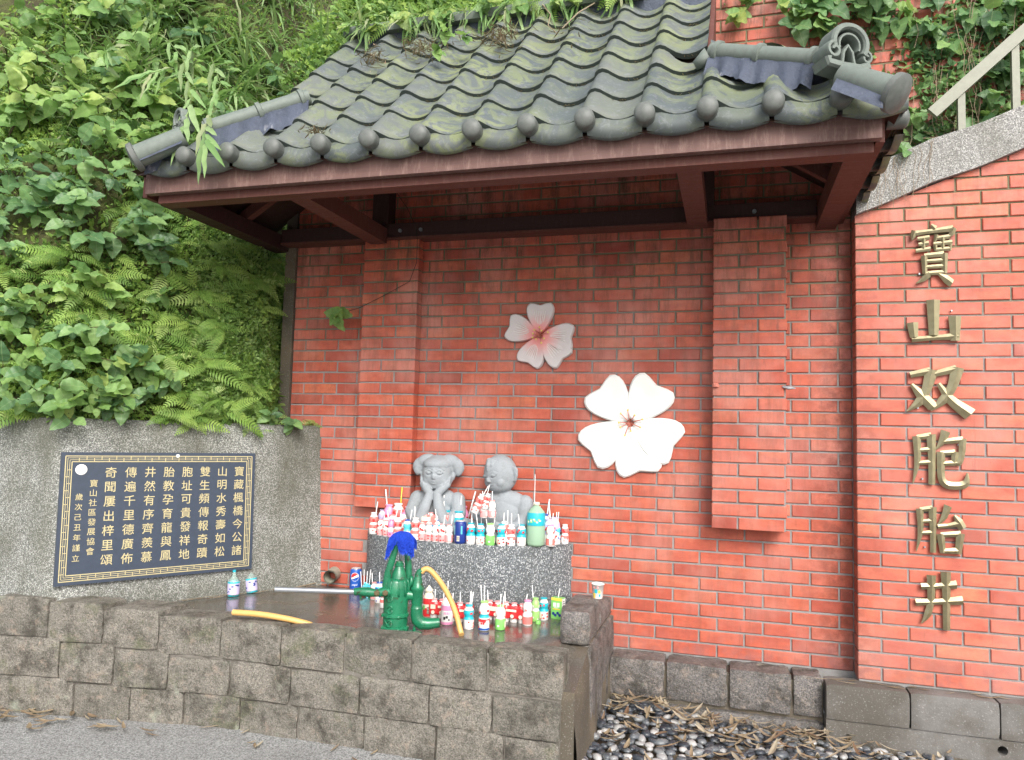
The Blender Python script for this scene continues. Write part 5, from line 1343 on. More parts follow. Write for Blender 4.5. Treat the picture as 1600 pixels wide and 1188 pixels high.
# ------------------------------------------------------------------ pump
PO = atz(617, 988, ZF+.0); PO = Vector((PO.x, PO.y, ZF))
pump = thing('hand_pump', 'green cast iron hand water pump with a long steel lever at the basin rim', 'water pump', PO, YAW*1.0)
s = .40/ (1180*.40/ (fw.dot(PO-CAMP)))   # metres per pixel of the photograph at the pump
def pp(x, y, dy=0): return Vector(((x-617)*s, dy, (990-y)*s))
r1 = 20.5*s
mb = MB(); mb.lathe([(r1*.98, pp(0,997).z), (r1, pp(0,990).z), (r1*1.0, pp(0,986).z), (r1*1.06, pp(0,984).z), (r1*1.06, pp(0,981).z), (r1*.94, pp(0,979).z), (r1*.94, pp(0,966).z), (r1*1.04, pp(0,964).z), (r1*1.04, pp(0,961).z), (r1*.94, pp(0,959).z), (r1*.95, pp(0,945).z), (r1*.95, pp(0,944).z), (r1*.96, pp(0,938).z), (r1*.99, pp(0,925).z), (r1*.93, pp(0,912).z), (r1*.85, pp(0,908).z), (r1*.70, pp(0,906).z)], 36)
smooth_angle(mb.build('barrel', M['pump'], pump), 38)
mb = MB(); c0 = pp(620, 906); mb.lathe([(r1*.66, pp(0,908).z), (r1*.60, pp(0,904).z), (r1*.56, pp(0,899).z), (r1*.42, pp(0,893).z), (r1*.34, pp(0,890).z), (r1*.32, pp(0,888).z), (r1*.36, pp(0,887).z), (r1*.36, pp(0,884).z), (r1*.26, pp(0,883).z), (r1*.24, pp(0,880).z)], 24, (c0.x, 0, 0))
smooth_angle(mb.build('pump_head', M['pump'], pump), 35)
# vertical casting ribs on the head of the barrel
mb = MB()
for a in (-2.4, -1.9, -1.25, -.7, -.2):
    pts = [Vector((math.cos(a)*r1*k, math.sin(a)*r1*k, pp(0, y).z)) for k, y in ((.99, 932), (1.0, 922), (.92, 912), (.84, 907))]; mb.tube(pts, 1.6*s, 6)
mb.build('casting_rib', M['pump'], pump, True)
# raised cast scrollwork down the front
mb = MB(); rr = random.Random(4)
def surf(u, y, e=.001): a = R(-90)+u; return Vector((math.cos(a)*(r1*.95+e), math.sin(a)*(r1*.95+e), pp(0, y).z))
for (u0, y0, sg) in ((-.35, 938, 1), (-.30, 948, -1), (-.32, 956, 1), (-.30, 970, -1), (-.33, 976, 1)):
    mb.tube([surf(u0-.25, y0-2*sg), surf(u0-.1, y0+2*sg), surf(u0+.12, y0+1*sg), surf(u0+.2, y0-3*sg), surf(u0, y0-3.5*sg)], 1.1*s, 6)
mb.tube([surf(-.9, 968), surf(-.65, 972), surf(-.45, 978)], 1.2*s, 6); mb.tube([surf(-.75, 932), surf(-.6, 937), surf(-.4, 930), surf(-.25, 936), surf(-.1, 931)], 1.3*s, 6)
mb.build('cast_scrollwork', M['pump'], pump, True)
# yoke: two curved arms from the pivot up to the top
for x_, dy in ((0, -.030), (1, .030)):
    P = [(603, 932), (602, 915), (604, 898), (609, 880), (614, 862), (616, 848), (618, 842)] if x_ == 0 else [(636, 920), (634, 905), (633, 888), (631, 868), (626, 852), (620, 843)]
    pts = [pp(a, b_, dy) for a, b_ in P]; mb = MB(); mb.tube(pts, [6.6*s, 6.2*s, 5.8*s, 5.4*s, 5.0*s, 4.4*s, 3.8*s][:len(pts)], 10, flat=.8); smooth_angle(mb.build('yoke_arm', M['pump'], pump), 50)
mb = MB(); mb.tube([pp(617, 843, -.035), pp(617, 843, .035)], 4*s, 12); mb.build('yoke_pin', M['pump'], pump, True)
mb = MB(); mb.tube([pp(621, 884), pp(621, 846)], 2.0*s, 10); mb.build('piston_rod', M['grey_metal'], pump, True)
# lever
mb = MB(); L_ = [(612, 925), (600, 926), (588, 928), (575, 927), (562, 926), (554, 927)]
mb.tube([pp(a, b_, -.042) for a, b_ in L_], [7.5*s, 8*s, 6*s, 8*s, 6.4*s, 6.2*s], 12, flat=.95); smooth_angle(mb.build('lever_socket', M['pump'], pump), 50)
mb = MB(); mb.tube([pp(556, 927, -.042), pp(431, 926.5, -.042)], 4.2*s, 16); smooth_angle(mb.build('lever_pipe', M['grey_metal'], pump), 40)
for x, y in ((603, 926), (590, 926.5)):
    mb = MB(); mb.tube([pp(x, y, -.05), pp(x, y, -.072), pp(x, y, -.075)], [4.6*s, 4.6*s, 3*s], 6); mb.build('pivot_bolt', M['stem'], pump)
for x in (564, 577): mb = MB(); mb.tube([pp(x, 930, -.042), pp(x, 938, -.042)], [2.4*s, 1.2*s], 7); mb.build('set_screw', M['pump'], pump)
# mounting lug to the valve column
mb = MB(); mb.tube([pp(634, 932, -.0), pp(646, 933, 0), pp(652, 933, 0)], [9*s, 7*s, 8*s], 12); smooth_angle(mb.build('side_lug', M['pump'], pump))
mb = MB(); vx = pp(650, 0).x
mb.lathe([(8*s, pp(0,955).z), (9.5*s, pp(0,954).z), (9.8*s, pp(0,952).z), (8.5*s, pp(0,950).z), (8.3*s, pp(0,946).z), (9.2*s, pp(0,944).z), (9.5*s, pp(0,926).z), (11*s, pp(0,924).z), (11*s, pp(0,921).z), (8.8*s, pp(0,919).z), (7*s, pp(0,910).z), (5.4*s, pp(0,902).z), (5.0*s, pp(0,898).z)], 24, (vx, 0, 0)); smooth_angle(mb.build('valve_column', M['pump'], pump), 38)
mb = MB(); mb.tube([pp(650.5, 901), pp(652.5, 896), pp(656, 893.5)], [5.2*s, 5*s, 4.4*s], 14); smooth_angle(mb.build('nozzle', M['pump'], pump), 50)
mb = MB(); E_ = [(650, 953), (650, 962), (652, 970), (659, 975.5), (669, 976), (679, 974.5), (687, 973.5)]
mb.tube([pp(a, b_) for a, b_ in E_], [9.6*s, 9.8*s, 10.5*s, 10*s, 9*s, 8*s, 7.2*s], 20); smooth_angle(mb.build('spout', M['pump'], pump), 50)
mb = MB(); mb.tube([pp(686, 973.6), pp(687.4, 973.5)], 5.6*s, 14); mb.build('spout_mouth_dark', M['black'], pump)  # black disc on the closed end, painted as a dark opening
mb = MB(); mb.lathe([(11.5*s, pp(0,994).z), (12*s, pp(0,991).z), (11.5*s, pp(0,988).z), (2.5*s, pp(0,987).z), (2.2*s, pp(0,980).z)], 22, (pp(647, 0).x, 0, 0)); smooth_angle(mb.build('foot_flange', M['pump'], pump))
mb = MB(); mb.tube([pp(636, 922, 0), pp(640, 912, 0), pp(640, 903, 0)], [4*s, 3.5*s, 2.4*s], 8); mb.build('ear', M['pump'], pump, True)

for a_ in (-2.6, -2.0, -1.2, -.6):
    for yb in (982.5, 962.5):
        c_ = Vector((math.cos(a_)*r1*1.07, math.sin(a_)*r1*1.07, pp(0, yb).z)); d_ = Vector((math.cos(a_), math.sin(a_), 0)); mb = MB(); mb.tube([c_-d_*.002, c_+d_*.004, c_+d_*.005], [2.2*s, 2.2*s, 1.4*s], 6); mb.build('band_bolt', M['pump'], pump)
# towel draped over the yoke
PMw = Matrix.Translation(PO) @ Matrix.Rotation(YAW, 4, 'Z')
def towel_pt(u, v):
    x = 603+41*u; tt = (v-.5)*2
    g = math.exp(-((u-.36)/.085)**2)
    L = (31 - 22*g)*(1-.25*math.exp(-((u-.18)/.10)**2)) - (5 if u > .9 else 0)
    if tt > 0: L = 20
    yt = 833.5+11*abs(2*u-1)**2.4
    a = abs(tt); y = yt + L*a**1.15 + (1.5*math.sin(u*23)*a)
    p = pp(x + (2.5*math.sin(u*9)*a) - 3*a*(u < .3), y, 0); p.y = (-.052 if tt < 0 else .045)*math.sin(min(1, a*1.8)*math.pi/2) + .005*math.sin(u*17+v*3) - .004
    return p
b = bmesh.new(); nu, nv = 40, 26; g = []
for j in range(nv+1):
    row = []
    for i in range(nu+1):
        p = towel_pt(i/nu, j/nv)
        row.append(b.verts.new(p))
    g.append(row)
for j in range(nv):
    for i in range(nu): b.faces.new((g[j][i], g[j][i+1], g[j+1][i+1], g[j+1][i]))
bmesh.ops.solidify(b, geom=b.faces[:], thickness=.006); 
me = bpy.data.meshes.new('towel_cloth'); b.to_mesh(me); b.free(); me.materials.append(M['towel']); me.polygons.foreach_set('use_smooth', [True]*len(me.polygons))
tw = thing('blue_towel', 'bright blue shaggy towel draped over the top of the green pump', 'towel', PO, YAW); put('towel_cloth', me, tw)
mb = MB(); rr = random.Random(3)
for q in range(3200):
    i, j = rr.random(), rr.random()**1.3; tt = (j-.5)*2; p = towel_pt(i, j); p.y -= .003
    l = rr.uniform(.005, .011) * (1.7 if abs(tt) > .85 else 1); o1 = Vector((rr.uniform(-1, 1)*.4, -1*(1 if tt < .3 else -.6), rr.uniform(-1.2, .2))).normalized()*l; s1 = Vector((rr.uniform(-1, 1), 0, rr.uniform(-1, 1))).normalized()*.0016
    mb.add([p-s1, p+s1, p+o1+Vector((0, 0, -.002))], [(0,1,2)])
o = mb.build('towel_pile', M['towel'], tw); o['kind'] = 'stuff'

# hose
def hose(hp, label, rad=.0135):
    pts = []
    for i in range(len(hp)-1):
        p0, p1, p2, p3 = hp[max(i-1, 0)], hp[i], hp[i+1], hp[min(i+2, len(hp)-1)]
        for q in range(6):
            t = q/6; pts.append(.5*((2*p1)+(-p0+p2)*t+(2*p0-5*p1+4*p2-p3)*t*t+(-p0+3*p1-3*p2+p3)*t*t*t))
    pts.append(hp[-1]); mb = MB(); mb.tube(pts, rad, 14); tag(smooth_angle(mb.build('garden_hose', M['hose']), 60), label, 'hose')
e = PMw @ pp(722, 1002, -.03)
hose([PMw @ pp(655, 897), PMw @ pp(659, 892.5), PMw @ pp(665, 891.5, -.0), PMw @ pp(672, 896, -.0), PMw @ pp(682, 907, .0), PMw @ pp(693, 923, .01), PMw @ pp(705, 945, .01), PMw @ pp(714, 967, .0), PMw @ pp(720, 985, -.02), Vector((e.x, e.y, ZF+.004))], 'stiff yellow hose arching from the pump nozzle down to the wet floor')
hose([at(512, 994, -.93), at(503, 985, -.95), at(480, 975, -.985), at(445, 966.5, -1.02), at(405, 960, -1.05), at(364, 957, -1.07)], 'free end of yellow hose lying over the stone rim left of the pump', .0145)

# ------------------------------------------------------------------ litter, pebbles
mb = MB()
rng = random.Random(11)
def pebble(mb, c, r, a):
    n1, n2 = 7, 4; vs = []; fs = []; rx, ry, rz = r*rng.uniform(.9, 1.55), r*rng.uniform(.6, 1.05), r*rng.uniform(.35, .6); rot = rng.uniform(0, 3.14); ct, s2 = math.cos(rot), math.sin(rot)
    for j in range(1, n2):
        th = math.pi*j/n2
        for k in range(n1):
            ph = 2*math.pi*k/n1; x, y, z = rx*math.sin(th)*math.cos(ph), ry*math.sin(th)*math.sin(ph), rz*math.cos(th); j2 = 1+rng.uniform(-.12, .12); vs.append((c[0]+(x*ct-y*s2)*j2, c[1]+(x*s2+y*ct)*j2, c[2]+z))
    vs += [(c[0], c[1], c[2]+rz), (c[0], c[1], c[2]-rz)]; T = len(vs)-2
    for k in range(n1): fs.append((T, k, (k+1) % n1)); fs.append((T+1, (n2-2)*n1+(k+1) % n1, (n2-2)*n1+k))
    for j in range(n2-2):
        for k in range(n1): fs.append((j*n1+k, (j+1)*n1+k, (j+1)*n1+(k+1) % n1, j*n1+(k+1) % n1))
    mb.add(vs, fs, a)
def pile(x, y): return max(0, .06*(1-abs(x+.45)/.5))*max(0, min(1, (y+.95)/.6))
for x_ in range(0, 50):
    for y_ in range(0, 24):
        x = -.62+x_*.045+rng.uniform(-.014, .014); y = -.24-y_*.045+rng.uniform(-.014, .014)
        if x > .45 and y > -.30: continue
        pebble(mb, (x, y, -.272+pile(x, y)+rng.uniform(-.004, .012)), rng.uniform(.019, .032), rng.random())
n = N('pebble'); rr_ = n.rnd(); c = n.ramp(rr_, [(0, (.025, .03, .04)), (.42, (.06, .07, .085)), (.66, (.16, .17, .18)), (.80, (.33, .33, .33)), (1, (.50, .49, .48))], 'LINEAR')
c = n.mix(n.ramp(n.noise(60, 4), [(.55, 0), (.7, .6)]), c, (.35, .34, .32)); M['pebble'] = n.done(c, .35, n.bump(n.noise(90, 3), .1, .002))
tag(mb.build('pebbles', M['pebble'], None, True), 'black and white river pebbles bedded at the foot of the kerb', 'pebbles', kind='stuff')
mb = MB(); mb.add([(-.66, -1.5, -.281), (2.2, -1.5, -.281), (2.2, -.1, -.281), (-.66, -.1, -.281)], [(0,1,2,3)]); tag(mb.build('pebble_bed', M['concrete_wet']), kind='structure')
def dryleaf(mb, P, L, w, yaw, pitch, curl, a):
    n = 4; vs = []; d = Vector((math.cos(yaw)*math.cos(pitch), math.sin(yaw)*math.cos(pitch), math.sin(pitch))); sv = Vector((-math.sin(yaw), math.cos(yaw), 0))
    for i in range(n+1):
        t = i/n; ww = w*math.sin(math.pi*(t*.9+.05))**.8; c = Vector(P)+d*L*(t-.5)+Vector((0, 0, curl*4*(t-.5)**2)); vs += [c-sv*ww+Vector((0, 0, ww*.35)), c, c+sv*ww+Vector((0, 0, ww*.35))]
    fs = []
    for i in range(n):
        k = i*3; fs += [(k, k+3, k+4, k+1), (k+1, k+4, k+5, k+2)]
    mb.add(vs, fs, a)
mb = MB()
for q in range(230):
    # pebble bed, thickest against the kerb
    x = rng.uniform(-.6, .6); y = -.235-abs(rng.gauss(0, .2)) if rng.random() < .6 else rng.uniform(-1.0, -.25)
    dryleaf(mb, (x, y, -.245+pile(x, y)+rng.uniform(0, .02)), rng.uniform(.06, .13), rng.uniform(.006, .013), rng.uniform(0, 6.3), rng.uniform(-.3, .35), rng.uniform(0, .02), rng.random())
for q in range(60):
    x = rng.uniform(.5, 1.0); y = rng.uniform(-1.0, -.28); dryleaf(mb, (x, y, -.25), rng.uniform(.05, .1), rng.uniform(.006, .01), rng.uniform(0, 6.3), rng.uniform(-.2, .2), .01, rng.random())
for q in range(46):
    x = -3.8+abs(rng.gauss(0, .42)); y = rimY(x)-.03-abs(rng.gauss(0, .10)); dryleaf(mb, (x, y, -.268+rng.uniform(0, .012)), rng.uniform(.08, .16), rng.uniform(.008, .014), rng.gauss(.1, .6), rng.uniform(-.08, .12), .01, rng.random())
for q in range(20):
    x = rng.uniform(-3.2, -.9); y = -1.13-abs(rng.gauss(0, .12)); dryleaf(mb, (x, y, -.275), rng.uniform(.04, .1), rng.uniform(.005, .009), rng.uniform(0, 6.3), 0, .004, rng.random())
for q in range(26):
    x = rng.uniform(.3, 1.5); y = rng.uniform(-.22, -.14); dryleaf(mb, (x, y, -.004), rng.uniform(.03, .09), rng.uniform(.003, .006), rng.uniform(-.5, .5), 0, .004, rng.random())
for q in range(50):   # back edge of the basin floor and along the concrete wall
    t = rng.uniform(.02, 1.1); p = WL(t, -.05-rng.uniform(0, .05), ZF+.01); dryleaf(mb, p, rng.uniform(.03, .08), rng.uniform(.003, .006), rng.uniform(.5, 1.5), 0, .004, rng.random())
for q in range(22):
    p = atz(rng.uniform(400, 700), rng.uniform(935, 990), ZF+.006); dryleaf(mb, p, rng.uniform(.02, .05), .003, rng.uniform(0, 6), 0, .002, rng.random())
tag(mb.build('fallen_leaves', M['dry'], None), 'dry tan bamboo leaves scattered over pebbles, road and basin floor', 'leaf litter', kind='stuff')
# roof debris in the tile valleys
def roofpt(x, y): 
    d = ray(x, y); nn = Vector((0, -1, 1)); o_ = 3.87; return CAMP + d*((o_-CAMP.dot(nn))/d.dot(nn))
mb = MB()
for cx, cy, sx, sy, cnt in ((585, 92, 9, 9, 90), (655, 80, 13, 9, 110), (780, 62, 16, 10, 170), (690, 68, 30, 8, 40), (880, 52, 30, 12, 26), (492, 210, 8, 3, 30)):
    for q in range(cnt):
        p = roofpt(rng.gauss(cx, sx), rng.gauss(cy, sy)); dryleaf(mb, p+Vector((0, -.01, .01)), rng.uniform(.03, .08), rng.uniform(.002, .005), rng.uniform(0, 6.3), rng.uniform(-.3, .8), .006, rng.random())
for k in range(6):
    for i in range(3, 11):
        for q in range(7):
            x = XB[i]+rng.uniform(.08, .23); d = k*GA+GA-.012; dryleaf(mb, (x, Y0+d*c45-.004, Z0+d*c45+.012), rng.uniform(.012, .035), .0025, rng.uniform(0, 3.1), 0, .002, rng.random())
tag(mb.build('roof_leaf_litter', M['dry'], None), 'clumps of dry leaves and twigs caught between the roof tiles', 'leaf litter', kind='stuff')
for pts, lab in (([(845, 0), (848, 20), (862, 38), (858, 55), (872, 68)], 'pale bent twig lying on the upper roof tiles'), ([(930, 20), (905, 35), (880, 60)], 'thin straight twig slanting over the upper roof tiles')):
    mb = MB(); mb.tube([roofpt(*p)+Vector((0, -.03, .04)) for p in pts], [.004, .0045, .0035, .003, .002][:len(pts)], 6); tag(mb.build('twig', M['dry'], None, True), lab, 'twig')
yl = MB(); q = atz(909, 1004, ZF); dryleaf(yl, (q.x, q.y, ZF+.008), .065, .014, .1, 0, .008, 0); yl = yl.build('fallen_leaf', M['b_yellow']); tag(yl, 'single bright yellow leaf on the wet floor in front of the granite block', 'leaf')
mb = MB(); P_ = [atz(462, 918, ZF+.01), atz(494, 911, ZF+.015), atz(500, 909, ZF+.02)]; mb.tube(P_, .004, 6); tag(mb.build('stick', M['dry'], None), 'thin pale stick on the floor under the pipe end', 'stick')

# ------------------------------------------------------------------ hillside
HBD = Vector((-1, -.15, 0)).normalized(); HBN = Vector((-.15, 1, 0)).normalized()
def WH(t, d, z):
    if t <= BT: q = WP + WD*t + WN*d
    else:
        k = min(1, (t-BT)/.25); q = WP + WD*BT + HBD*(t-BT) + (WN*(1-k)+HBN*k).normalized()*d
    return Vector((q.x, q.y, z))
def hill(t, z):
    d = .12 + .10*(z-1.2) + .42*max(0, z-2.25) + 1.2*max(0, .42-t)*(1 if z < 2.6 else .4) + .10*fbm((t*.9, z, 2), 1.1) + .035*fbm((t, z, 5), 4)
    return WH(t, d, z)
mb = MB(); vs = []; fs = []; nt, nz_ = 110, 70
for i in range(nt+1):
    for j in range(nz_+1): vs.append(hill(-4.5+9.0*i/nt, 1.16+6.0*j/nz_) if j else WL(-4.5+9.0*i/nt, .16, 1.19))
for i in range(nt):
    for j in range(nz_): a = i*(nz_+1)+j; fs.append((a, a+nz_+1, a+nz_+2, a+1))
mb.add(vs, fs)
HB = len(mb.v); tag(mb.build('hillside', M['soil'], None, True), kind='structure')
def bank(x, s_): # upper bank behind the roof ridge
    return Vector((x, .16+.75*s_, 3.72+.85*s_+.08*fbm((x, s_, 0), 1.6)+.03*fbm((x, s_, 9), 6) + max(0, x-.2)*.10))
mb = MB(); vs = []; fs = []
for i in range(81):
    for j in range(25): vs.append(bank(-3.0+6.5*i/80, -.15+j*.12))
for i in range(80):
    for j in range(24): a = i*25+j; fs.append((a, a+25, a+26, a+1))
mb.add(vs, fs); tag(mb.build('upper_bank', M['soil'], None, True), kind='structure')
mb = MB(); mb.box((-2.36, .222, 2.9), (3.5, .30, 3.75)); tag(mb.build('retaining_core', M['concrete']), kind='structure')

# ---- foliage meshes
def leaf_mesh(name, L, w, mat, heart=.0, fold=.25, droop=.25, n=9):
    mb = MB(); vs = []; fs = []
    for i in range(n+1):
        t = i/n
        ww = w*max(0, math.sin(math.pi*min(1, t**.72)))**.8 if heart == 0 else w*max(0, math.sin(math.pi*min(1, (t*.97+.03)**.52)))**.8
        if t >= .999: ww = .0003
        x = L*(t - heart*.25*math.exp(-t*12)*0); z = -droop*L*t*t + .004*math.sin(i*2.1)
        vs += [(x - heart*.12*L*(1-t)**4, -ww, z+fold*ww), (x, 0, z), (x - heart*.12*L*(1-t)**4, ww, z+fold*ww)]
    for i in range(n):
        k = i*3; fs += [(k+1, k+4, k+3, k), (k+2, k+5, k+4, k+1)]
    mb.add(vs, fs); return mb.mesh(name, mat, True)
def frond_mesh(L, w, n=15, mat=None, seed=0):
    rr = random.Random(seed); mb = MB(); pts = []
    for i in range(n+3): t = i/(n+2); pts.append(Vector((L*t*(1-.12*t), L*.05*math.sin(t*2+seed), L*(.16*t-.42*t*t))))
    mb.tube(pts, [.0022*(1-.8*i/len(pts)) for i in range(len(pts))], 4, False)
    for i in range(1, n+2):
        t = i/(n+2); pw = w*math.sin(math.pi*min(1, (t*.92+.1)))**.8*(1.05-t*.5); c = pts[i]; tg = (pts[min(i+1, n+2)]-pts[i-1]).normalized()
        for s_ in (-1, 1):
            sd_ = Vector((.35, s_, -.12+rr.uniform(-.08, .08))).normalized(); hw = L/(n+2)*.33
            a, m1, e_ = c, c+sd_*pw*.55, c+sd_*pw+Vector((.006, 0, -.12*pw))
            mb.add([a-tg*hw*.6, a+tg*hw*.6, m1+tg*hw, m1-tg*hw, e_], [(0,1,2,3),(3,2,4)] if s_ > 0 else [(3,2,1,0),(4,2,3)], rr.random()*.1)
    return mb.mesh('frond', mat, False)
LEAFS = {'broad': [leaf_mesh('leaf', .098, .034, M['leaf'], 0, .25, dr) for dr in (.1, .25, .4)], 'dark': [leaf_mesh('leaf', .105, .036, M['leaf_dark'], 0, .22, dr) for dr in (.15, .35)],
         'heart': [leaf_mesh('leaf', .075, .034, M['leaf'], 1, .2, dr) for dr in (.1, .3)], 'heartd': [leaf_mesh('leaf', .09, .038, M['leaf_dark'], 1, .2, .25)],
         'blade': [leaf_mesh('leaf', .22, .0085, M['grass'], 0, .35, dr, 8) for dr in (.15, .4, .7)], 'bamboo': [leaf_mesh('leaf', .16, .011, M['grass'], 0, .3, dr, 7) for dr in (.1, .3)]}
FR_ = [frond_mesh(.25, .062, 10, M['fern'], 1), frond_mesh(.19, .052, 8, M['fern'], 2), frond_mesh(.34, .080, 13, M['fern'], 3)]
rg = random.Random(21)
def orient(d, upv):
    d = d.normalized(); s_ = upv.cross(d)
    if s_.length < 1e-3: s_ = Vector((1, 0, 0))
    s_.normalize(); u = d.cross(s_); return Matrix(((d.x, s_.x, u.x), (d.y, s_.y, u.y), (d.z, s_.z, u.z)))
def place_leaf(root, me, p, d, upv, sc, nm='leaf'):
    o = put(nm, me, root); m = orient(d, upv).to_4x4(); o.matrix_local = Matrix.Translation(p) @ m @ Matrix.Scale(sc, 4); return o
OUT = (-WN + Vector((.25, -.35, .35))).normalized()
PLANTS = []
def reg(o, kind, P): PLANTS.append((o, kind, Vector(P)))
def leafy(P, out, size=.4, n=12, kind='broad', lsc=1.0, name='broadleaf_plant'):
    root = put(name, None, None, P); root.empty_display_size = .03
    nst = 2 if n > 8 else 1
    for s_ in range(nst):
        d0 = (out + Vector((rg.uniform(-.5, .5), rg.uniform(-.5, .5), rg.uniform(-.1, .6)))).normalized(); L = size*rg.uniform(.7, 1.1); pts = []
        for k in range(5):
            t = k/4; pts.append(d0*L*t + Vector((0, 0, -.18*L*t*t)) + Vector((rg.uniform(-.01, .01), rg.uniform(-.01, .01), 0)))
        mb = MB(); mb.tube(pts, [.004, .0036, .003, .0024, .0016], 5); mb.build('stem', M['stem'] if kind in ('broad', 'dark') else M['stem_green'], root)
        m = n//nst
        for q in range(m):
            t = .25+.75*(q+1)/m; p = pts[0].lerp(pts[-1], t) if False else (pts[min(4, int(t*4))]).lerp(pts[min(4, int(t*4)+1)], (t*4) % 1)
            a = q*2.4+rg.uniform(-.4, .4); side_ = (Vector((0, 0, 1)).cross(d0)).normalized(); upd = d0.cross(side_)*-1
            dd = (d0*.25 + side_*math.cos(a) + Vector((0, 0, 1))*math.sin(a)*.6 + Vector((0, 0, -.4))).normalized()
            if q == m-1: dd = (d0+Vector((0, 0, -.3))).normalized()
            place_leaf(root, rg.choice(LEAFS[kind]), p, dd, (Vector((0, 0, 1))*.55+out*1.3+Vector((rg.uniform(-.45, .45), rg.uniform(-.35, .35), 0))), lsc*rg.uniform(.65, 1.2)*(.75+.35*(q/m)))
    reg(root, kind, P); return root
def fern(P, out, n=6, sc=1.0):
    root = put('fern', None, None, P); root.empty_display_size = .03
    for q in range(n):
        a = rg.uniform(-1.5, 1.5); side_ = Vector((0, 0, 1)).cross(out).normalized(); d = (out*.42+side_*math.sin(a)*1.1+Vector((0, 0, rg.uniform(-.9, .35)))).normalized()
        place_leaf(root, rg.choice(FR_), Vector((rg.uniform(-.02, .02), rg.uniform(-.02, .02), rg.uniform(-.02, .02))), d, Vector((0, 0, .6))+out*1.3, sc*rg.uniform(.65, 1.15), 'frond')
    reg(root, 'fern', P); return root
def grass(P, out, n=14, sc=1.0, down=.0):
    root = put('grass_clump', None, None, P); root.empty_display_size = .03
    for q in range(n):
        d = (out*rg.uniform(.3, 1)+Vector((rg.uniform(-.7, .7), rg.uniform(-.4, .2), rg.uniform(-.6, .9)-down))).normalized()
        place_leaf(root, rg.choice(LEAFS['blade']), Vector((rg.uniform(-.03, .03), rg.uniform(-.03, .03), rg.uniform(-.04, .04))), d, Vector((0, 0, 1))+out*.6, sc*rg.uniform(.7, 1.6))
    reg(root, 'grass', P); return root
def sprig(P, dirs, label=None, sc=1.0, n=9):
    root = put('bamboo_sprig', None, None, P); pts = [Vector(p) for p in dirs]
    mb = MB(); mb.tube(pts, [.003-.0018*i/len(pts) for i in range(len(pts))], 5); mb.build('stem', M['stem_green'], root)
    for q in range(n):
        t = (q+1)/n*(len(pts)-1); i = min(int(t), len(pts)-2); p = pts[i].lerp(pts[i+1], t-i); tg = (pts[i+1]-pts[i]).normalized(); s_ = tg.cross(Vector((0, 1, 0))).normalized()*(1 if q % 2 else -1)
        place_leaf(root, rg.choice(LEAFS['bamboo']), p, tg+s_*rg.uniform(.2, .7)+Vector((0, rg.uniform(-.4, .1), -.25)), Vector((0, -1, .5)), sc*rg.uniform(.7, 1.25))
    reg(root, 'sprig', P); return root
cnt = {}
tries = 0
grid = {}
while tries < 8500:
    tries += 1
    t = rg.uniform(-3.5, 3.0) if rg.random() < .3 else rg.uniform(-1.2, 3.0); z = rg.uniform(1.22, 6.2) if rg.random() < .3 else rg.uniform(1.22, 4.4); P = hill(t, z); X, Yp = px(P)
    if not (-25 < X < 600 and -30 < Yp < 665): continue
    if X > 450 and Yp > 150: continue
    key = (int(X//34), int(Yp//34)); c_ = grid.get(key, 0)
    if c_ >= 1: continue
    r_ = rg.random()
    bare = X < 190 and 235 < Yp < 395
    if bare and r_ < .80: continue
    if (X > 440 and P.z < 2.9) or (P.x > -2.86 and P.y < .2 and P.z > 2.3): continue
    # keep clear of the roof
    if -3.12 < P.x < 0 and 2.38 < P.z < 3.1 and P.y < .1: continue
    grid[key] = c_+1
    if Yp < 190 and X > 190: kd = 'grass' if r_ < .5 else ('leafy' if r_ < .8 else 'fern')
    elif Yp < 245: kd = 'leafy' if r_ < .75 else ('grass' if r_ < .85 else 'fern')
    elif Yp < 440: kd = 'fern' if r_ < .8 else ('leafy' if X < 250 else 'none')
    elif X < 240: kd = 'leafy' if r_ < .8 else 'fern'
    elif X < 400: kd = 'fern' if r_ < .85 else ('leafy' if r_ < .9 else 'none')
    else: kd = 'fern' if r_ < .5 else 'none'
    o2 = (OUT+Vector((rg.uniform(-.2, .2), rg.uniform(-.2, .2), rg.uniform(-.2, .2)))).normalized()
    if kd == 'leafy': big_ = 1.35 if (Yp < 240 and X < 300) else 1.0; leafy(P, o2, rg.uniform(.16, .32)*big_, rg.choice((8, 10, 12)), 'broad' if r_ < (.72 if big_ > 1 else .5) else 'dark', rg.uniform(.7, 1.2)*big_)
    elif kd == 'fern': fern(P+o2*.04, o2, rg.choice((6, 7, 8)), rg.uniform(.5, .85))
    elif kd == 'grass': grass(P+o2*.03, o2, 16, rg.uniform(.8, 1.3), .3)
